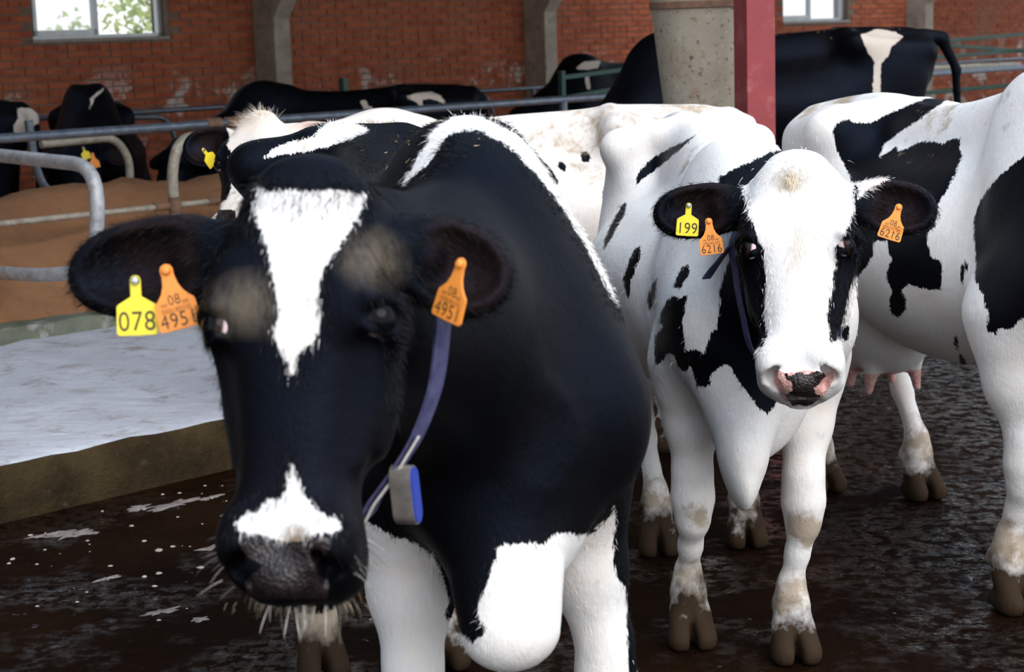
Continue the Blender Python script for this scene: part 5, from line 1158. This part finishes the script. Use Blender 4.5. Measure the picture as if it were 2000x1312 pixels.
# long neck rail and lower rail run along the beds at q = -8.9
QR = -8.9
pipe_thing('neck_rail', 'long galvanised neck rail running along the sand beds', 'rail',
    [[BP(-3, QR, 1.215), BP(24, QR, 1.165)]] + [[BP(a_, QR, .40), BP(a_, QR, 1.18)] for a_ in (1.0, 9.5, 13.0, 16.5)], .027, GALV, clamps=[(BP(6.42, QR, 1.198), UA, .034), (BP(6.56, QR, 1.197), UA, .034)])
pipe_thing('lower_rail', 'thin rusty lower rail along the sand beds under the neck rail', 'rail',
    [[BP(-3, QR + .05, .755), BP(9.5, QR + .05, .735)], [BP(9.5, QR + .05, .40), BP(9.5, QR + .05, .76)], [BP(1.0, QR + .05, .42), BP(1.0, QR + .05, .75)]], .018, WORN, clamps=[(BP(5.98, QR + .05, .741), UA, .026), (BP(6.36, QR + .05, .740), UA, .024)])
pipe_thing('cubicle_divider', 'thick grey cubicle divider loop nearest the walkway, bent down beside the black ear', 'divider',
    [bend([BP(4.86, -9.6, 1.15), BP(4.76, -7.55, 1.11), BP(4.74, -7.62, .60), BP(4.68, -8.0, .55), BP(4.80, -9.6, .47)], .24), [BP(4.84, -9.45, .45), BP(4.85, -9.45, 1.15)]], .036, galv('scuffed_pipe', (.42, .42, .44), .55, .35))
pipe_thing('cubicle_divider', 'worn bent pipe dropping from the neck rail beside the ear of the white-faced cow', 'divider',
    [bend([BP(6.75, QR + .06, 1.140), BP(6.13, QR + .06, 1.13), BP(6.06, QR + .06, .95), BP(6.07, QR + .06, .45)], .20)], .032, WORN, clamps=[(BP(6.068, QR + .06, .742), (0, 0, 1), .037)])
pipe_thing('cubicle_divider', 'slim worn divider bend behind the neck rail by the black cow with ear tags', 'divider',
    [bend([BP(5.75, -9.75, 1.10), BP(6.27, -9.75, 1.11), BP(6.37, -9.75, .98), BP(6.36, -9.75, .60)], .13)], .026, WORN)
pipe_thing('cubicle_divider', 'grey pipe curving into the sand at the far left, behind the neck rail', 'divider',
    [bend([BP(5.66, -9.72, 1.25), BP(5.68, -9.72, .98), BP(5.74, -9.72, .81), BP(6.10, -9.72, .74)], .16)], .026, GALV)
# far neck rail by the wall
pipe_thing('neck_rail', 'thin far rail close to the brick wall behind the lying cows', 'rail',
    [[BP(3, -12.2, 1.16), BP(24, -12.2, 1.10)]] + [[BP(a_, -12.2, .40), BP(a_, -12.2, 1.13)] for a_ in (5.9, 12.6, 19.5)], .022, GALV)
for a_, lab in ((8.30, 'small grey pipe bend against the wall between the two black lying cows'), (11.89, 'small grey pipe bend against the wall beyond the pale cow')):
    pipe_thing('pipe_bend', lab, 'pipe', [bend([BP(a_ - .55, -12.1, 1.12), BP(a_ - .03, -12.1, 1.10), BP(a_ + .06, -12.1, .9), BP(a_ + .06, -12.1, .38)], .1)], .022, GALV)
pipe_thing('cubicle_divider', 'dark pipe loop at the far right in front of the green gate', 'divider',
    [bend([BP(15.8, -10.0, 1.18), BP(18.0, -10.0, 1.15), BP(18.25, -10.0, .95), BP(18.2, -10.0, .38)], .2)], .03, WORN)

def bar_thing(name, label, cat, posts, bars, w, group=None):
    e = empty(name, posts[0][0]); tag(e, label, cat, group); inv = Matrix.Translation(-Vector(posts[0][0]))
    def bar(nm, p, q, w):
        p, q = Vector(p), Vector(q); d = (q - p).normalized(); s = d.cross(Vector((0, 0, 1)) if abs(d.z) < .9 else UA).normalized(); u = s.cross(d)
        vs = [c + s * i * w + u * j * w for c in (p, q) for i, j in ((-1, -1), (1, -1), (1, 1), (-1, 1))]
        o = MB().add(vs, [(0, 1, 2, 3), (7, 6, 5, 4), (0, 4, 5, 1), (1, 5, 6, 2), (2, 6, 7, 3), (3, 7, 4, 0)]).build(nm, GREEN, bevel=.004); o.parent = e; o.matrix_parent_inverse = inv
    for p, q in posts: bar('post', p, q, w * 1.25)
    for p, q in bars: bar('bar', p, q, w)
    return e

bar_thing('fence_post', 'short green steel post standing in front of the brick wall', 'post', [(BP(9.21, -11.0, .38), BP(9.21, -11.0, 1.365))], [], .022)
bar_thing('green_gate', 'small green steel gate beside the concrete pillar behind the pale cow', 'gate',
    [(BP(10.66, -10.0, .36), BP(10.66, -10.0, 1.36)), (BP(12.9, -10.0, .36), BP(12.9, -10.0, 1.45))],
    [(BP(10.68, -10.0, 1.305), BP(12.9, -10.0, 1.41)), (BP(10.68, -10.0, 1.14), BP(12.9, -10.0, 1.30)), (BP(10.68, -10.0, .80), BP(12.9, -10.0, .85))], .018)
bar_thing('green_gate', 'long green barred gate at the far right under the wall pillar', 'gate',
    [(BP(17.37, -11.0, .36), BP(17.37, -11.0, 1.54)), (BP(21.6, -11.0, .36), BP(21.6, -11.0, 1.52))],
    [(BP(17.38, -11.0, 1.41), BP(21.6, -11.0, 1.48)), (BP(17.38, -11.0, 1.42), BP(21.6, -11.0, 1.13)), (BP(17.38, -11.0, 1.235), BP(21.6, -11.0, 1.28)), (BP(17.38, -11.0, .85), BP(21.6, -11.0, .87))], .022)

# red steel roof post
RED = plain('red_paint', (.235, .030, .034), .5, .14, 5, bump=.12, alt=(.31, .075, .075))
px_, py_ = 1.150, 8.30; M = Matrix.Translation((px_, py_, 0)) @ Matrix.Rotation(math.radians(17.7), 4, 'Z')
e = empty('steel_post', (px_, py_, 0)); tag(e, 'dark red painted steel roof post beside the grey feed bin', 'post'); inv = Matrix.Translation((-px_, -py_, 0))
for nm, lo, hi in (('column', (-.071, -.071, .012), (.071, .071, 4.00)), ('base_plate', (-.13, -.13, 0), (.13, .13, .012))):
    o = MB().box(lo, hi, M).build(nm, RED, bevel=.005 if nm == 'column' else .002); o.parent = e; o.matrix_parent_inverse = inv

# tapered feed bin
def bin_mat():
    N = Nodes('speckled_fibre_cement'); v = N.pos()
    c = N.mix(N.rng(N.noise(2.5, 5, .65, v), .35, .65), (.27, .225, .165), (.38, .34, .27))
    c = N.mix(N.rng(N.noise(9, 6, .7, v), .56, .70), c, (.26, .17, .09))
    c = N.mix(N.rng(N.noise(38, 4, .7, v), .58, .66), c, (.10, .065, .035))
    c = N.mix(N.rng(N.noise(55, 4, .7, v), .64, .70), c, (.55, .53, .50))
    N.bump(N.noise(45, 5, .7, v), .3, .01)
    return N.set(Base_Color=c, Roughness=.7)
bx_, by_ = .975, 8.80
e = empty('feed_bin', (bx_, by_, 0)); tag(e, 'tapered speckled grey feed bin with a rusty band behind the white cows', 'bin'); inv = Matrix.Translation((-bx_, -by_, 0))
Mb = Matrix.Translation((bx_, by_, 0)); rz_ = lambda z: .205 + .116 * (z - 1.35)
def bpart(nm, prof, mt):
    o = MB().lathe(prof, 40, Mb).build(nm, mt, smooth=True); o.parent = e; o.matrix_parent_inverse = inv
bpart('body', [(.07, .42), (.09, .46), (rz_(.75), .75)] + [(rz_(z), z) for z in (1.0, 1.4, 1.8, 2.2, 2.6)] + [(rz_(2.6) - .02, 2.62)], bin_mat())
bpart('lid', [(rz_(2.6) + .02, 2.62), (rz_(2.6) + .02, 2.66), (.25, 2.78), (.05, 2.86)], GALV)
for z in (1.79, 2.45): bpart('band', [(rz_(z) + .001, z - .018), (rz_(z) + .007, z - .015), (rz_(z) + .007, z + .015), (rz_(z) + .001, z + .018)], RUST)
bpart('outlet', [(.05, .25), (.06, .28), (.07, .43)], GALV)
for k in range(4):
    t = math.pi / 4 + k * math.pi / 2; c_, s_ = math.cos(t), math.sin(t)
    o = MB().tube([(bx_ + c_ * .19, by_ + s_ * .19, 0), (bx_ + c_ * .185, by_ + s_ * .185, 1.15)], .022, 10).build('leg', RUST, smooth=True); o.parent = e; o.matrix_parent_inverse = inv

# ---------------------------------------------------------------- outside: meadow and a tree seen through the window
gm = plain('meadow_grass', (.16, .24, .07), .9, .3, 3, bump=.3)
tag(MB().box((-30, -90, -.3), (60, QW - .24, -.02), BARN).build('floor_outside', gm), 'sunlit meadow outside the barn wall', kind='structure')
def tree(p, h, lab, seed):
    r = random.Random(seed); e = empty('tree', p); tag(e, lab, 'tree'); inv = Matrix.Translation(-Vector(p)); p = Vector(p)
    tm = MB(); tm.tube([p, p + Vector((.05, .02, h * .35)), p + Vector((.0, .1, h * .7)), p + Vector((.1, .0, h * .95))], [.14, .10, .06, .02], 10)
    for k in range(14):
        z = h * r.uniform(.25, .8); d = Vector((r.gauss(0, 1), r.gauss(0, 1), .6)).normalized(); tm.tube([p + Vector((0, 0, z)), p + Vector((0, 0, z)) + d * h * .22], [.035, .01], 6)
    o = tm.build('trunk', plain('bark', (.10, .075, .05), .9, .3, 15), smooth=True); o.parent = e; o.matrix_parent_inverse = inv
    lf = MB()
    clusters = [(p + Vector((r.gauss(0, .10) * h, r.gauss(0, .10) * h, h * r.uniform(.3, 1.0))), r.uniform(.10, .2) * h) for _ in range(46)]
    for c, rad in clusters:
        for _ in range(34):
            q = c + Vector((r.gauss(0, .5), r.gauss(0, .5), r.gauss(0, .42))) * rad; s = r.uniform(.05, .10)
            a = Vector((r.gauss(0, 1), r.gauss(0, 1), r.gauss(0, 1))).normalized(); b = a.orthogonal().normalized(); 
            lf.add([q - a * s, q + b * s * .45, q + a * s, q - b * s * .45], [(0, 1, 2, 3)])
    N = Nodes('tree_leaf'); v = N.pos(); c = N.mix(N.rng(N.noise(1.5, 3, .6, v), .3, .7), (.36, .46, .16), (.62, .68, .34))
    tr = N.n('BsdfTranslucent'); N.l(c, tr.inputs['Color']); mx = N.n('MixShader'); mx.inputs[0].default_value = .5
    N.set(Base_Color=c, Roughness=.6); out = N.t.nodes['Material Output']
    N.l(N.b.outputs[0], mx.inputs[1]); N.l(tr.outputs[0], mx.inputs[2]); N.l(mx.outputs[0], out.inputs['Surface'])
    o = lf.build('foliage', N.m); o.parent = e; o.matrix_parent_inverse = inv; tag(o, kind='stuff')
tree(BP(16.55, -24.0, 0), 4.0, 'leafy green tree outside seen through the open half of the window', 3)
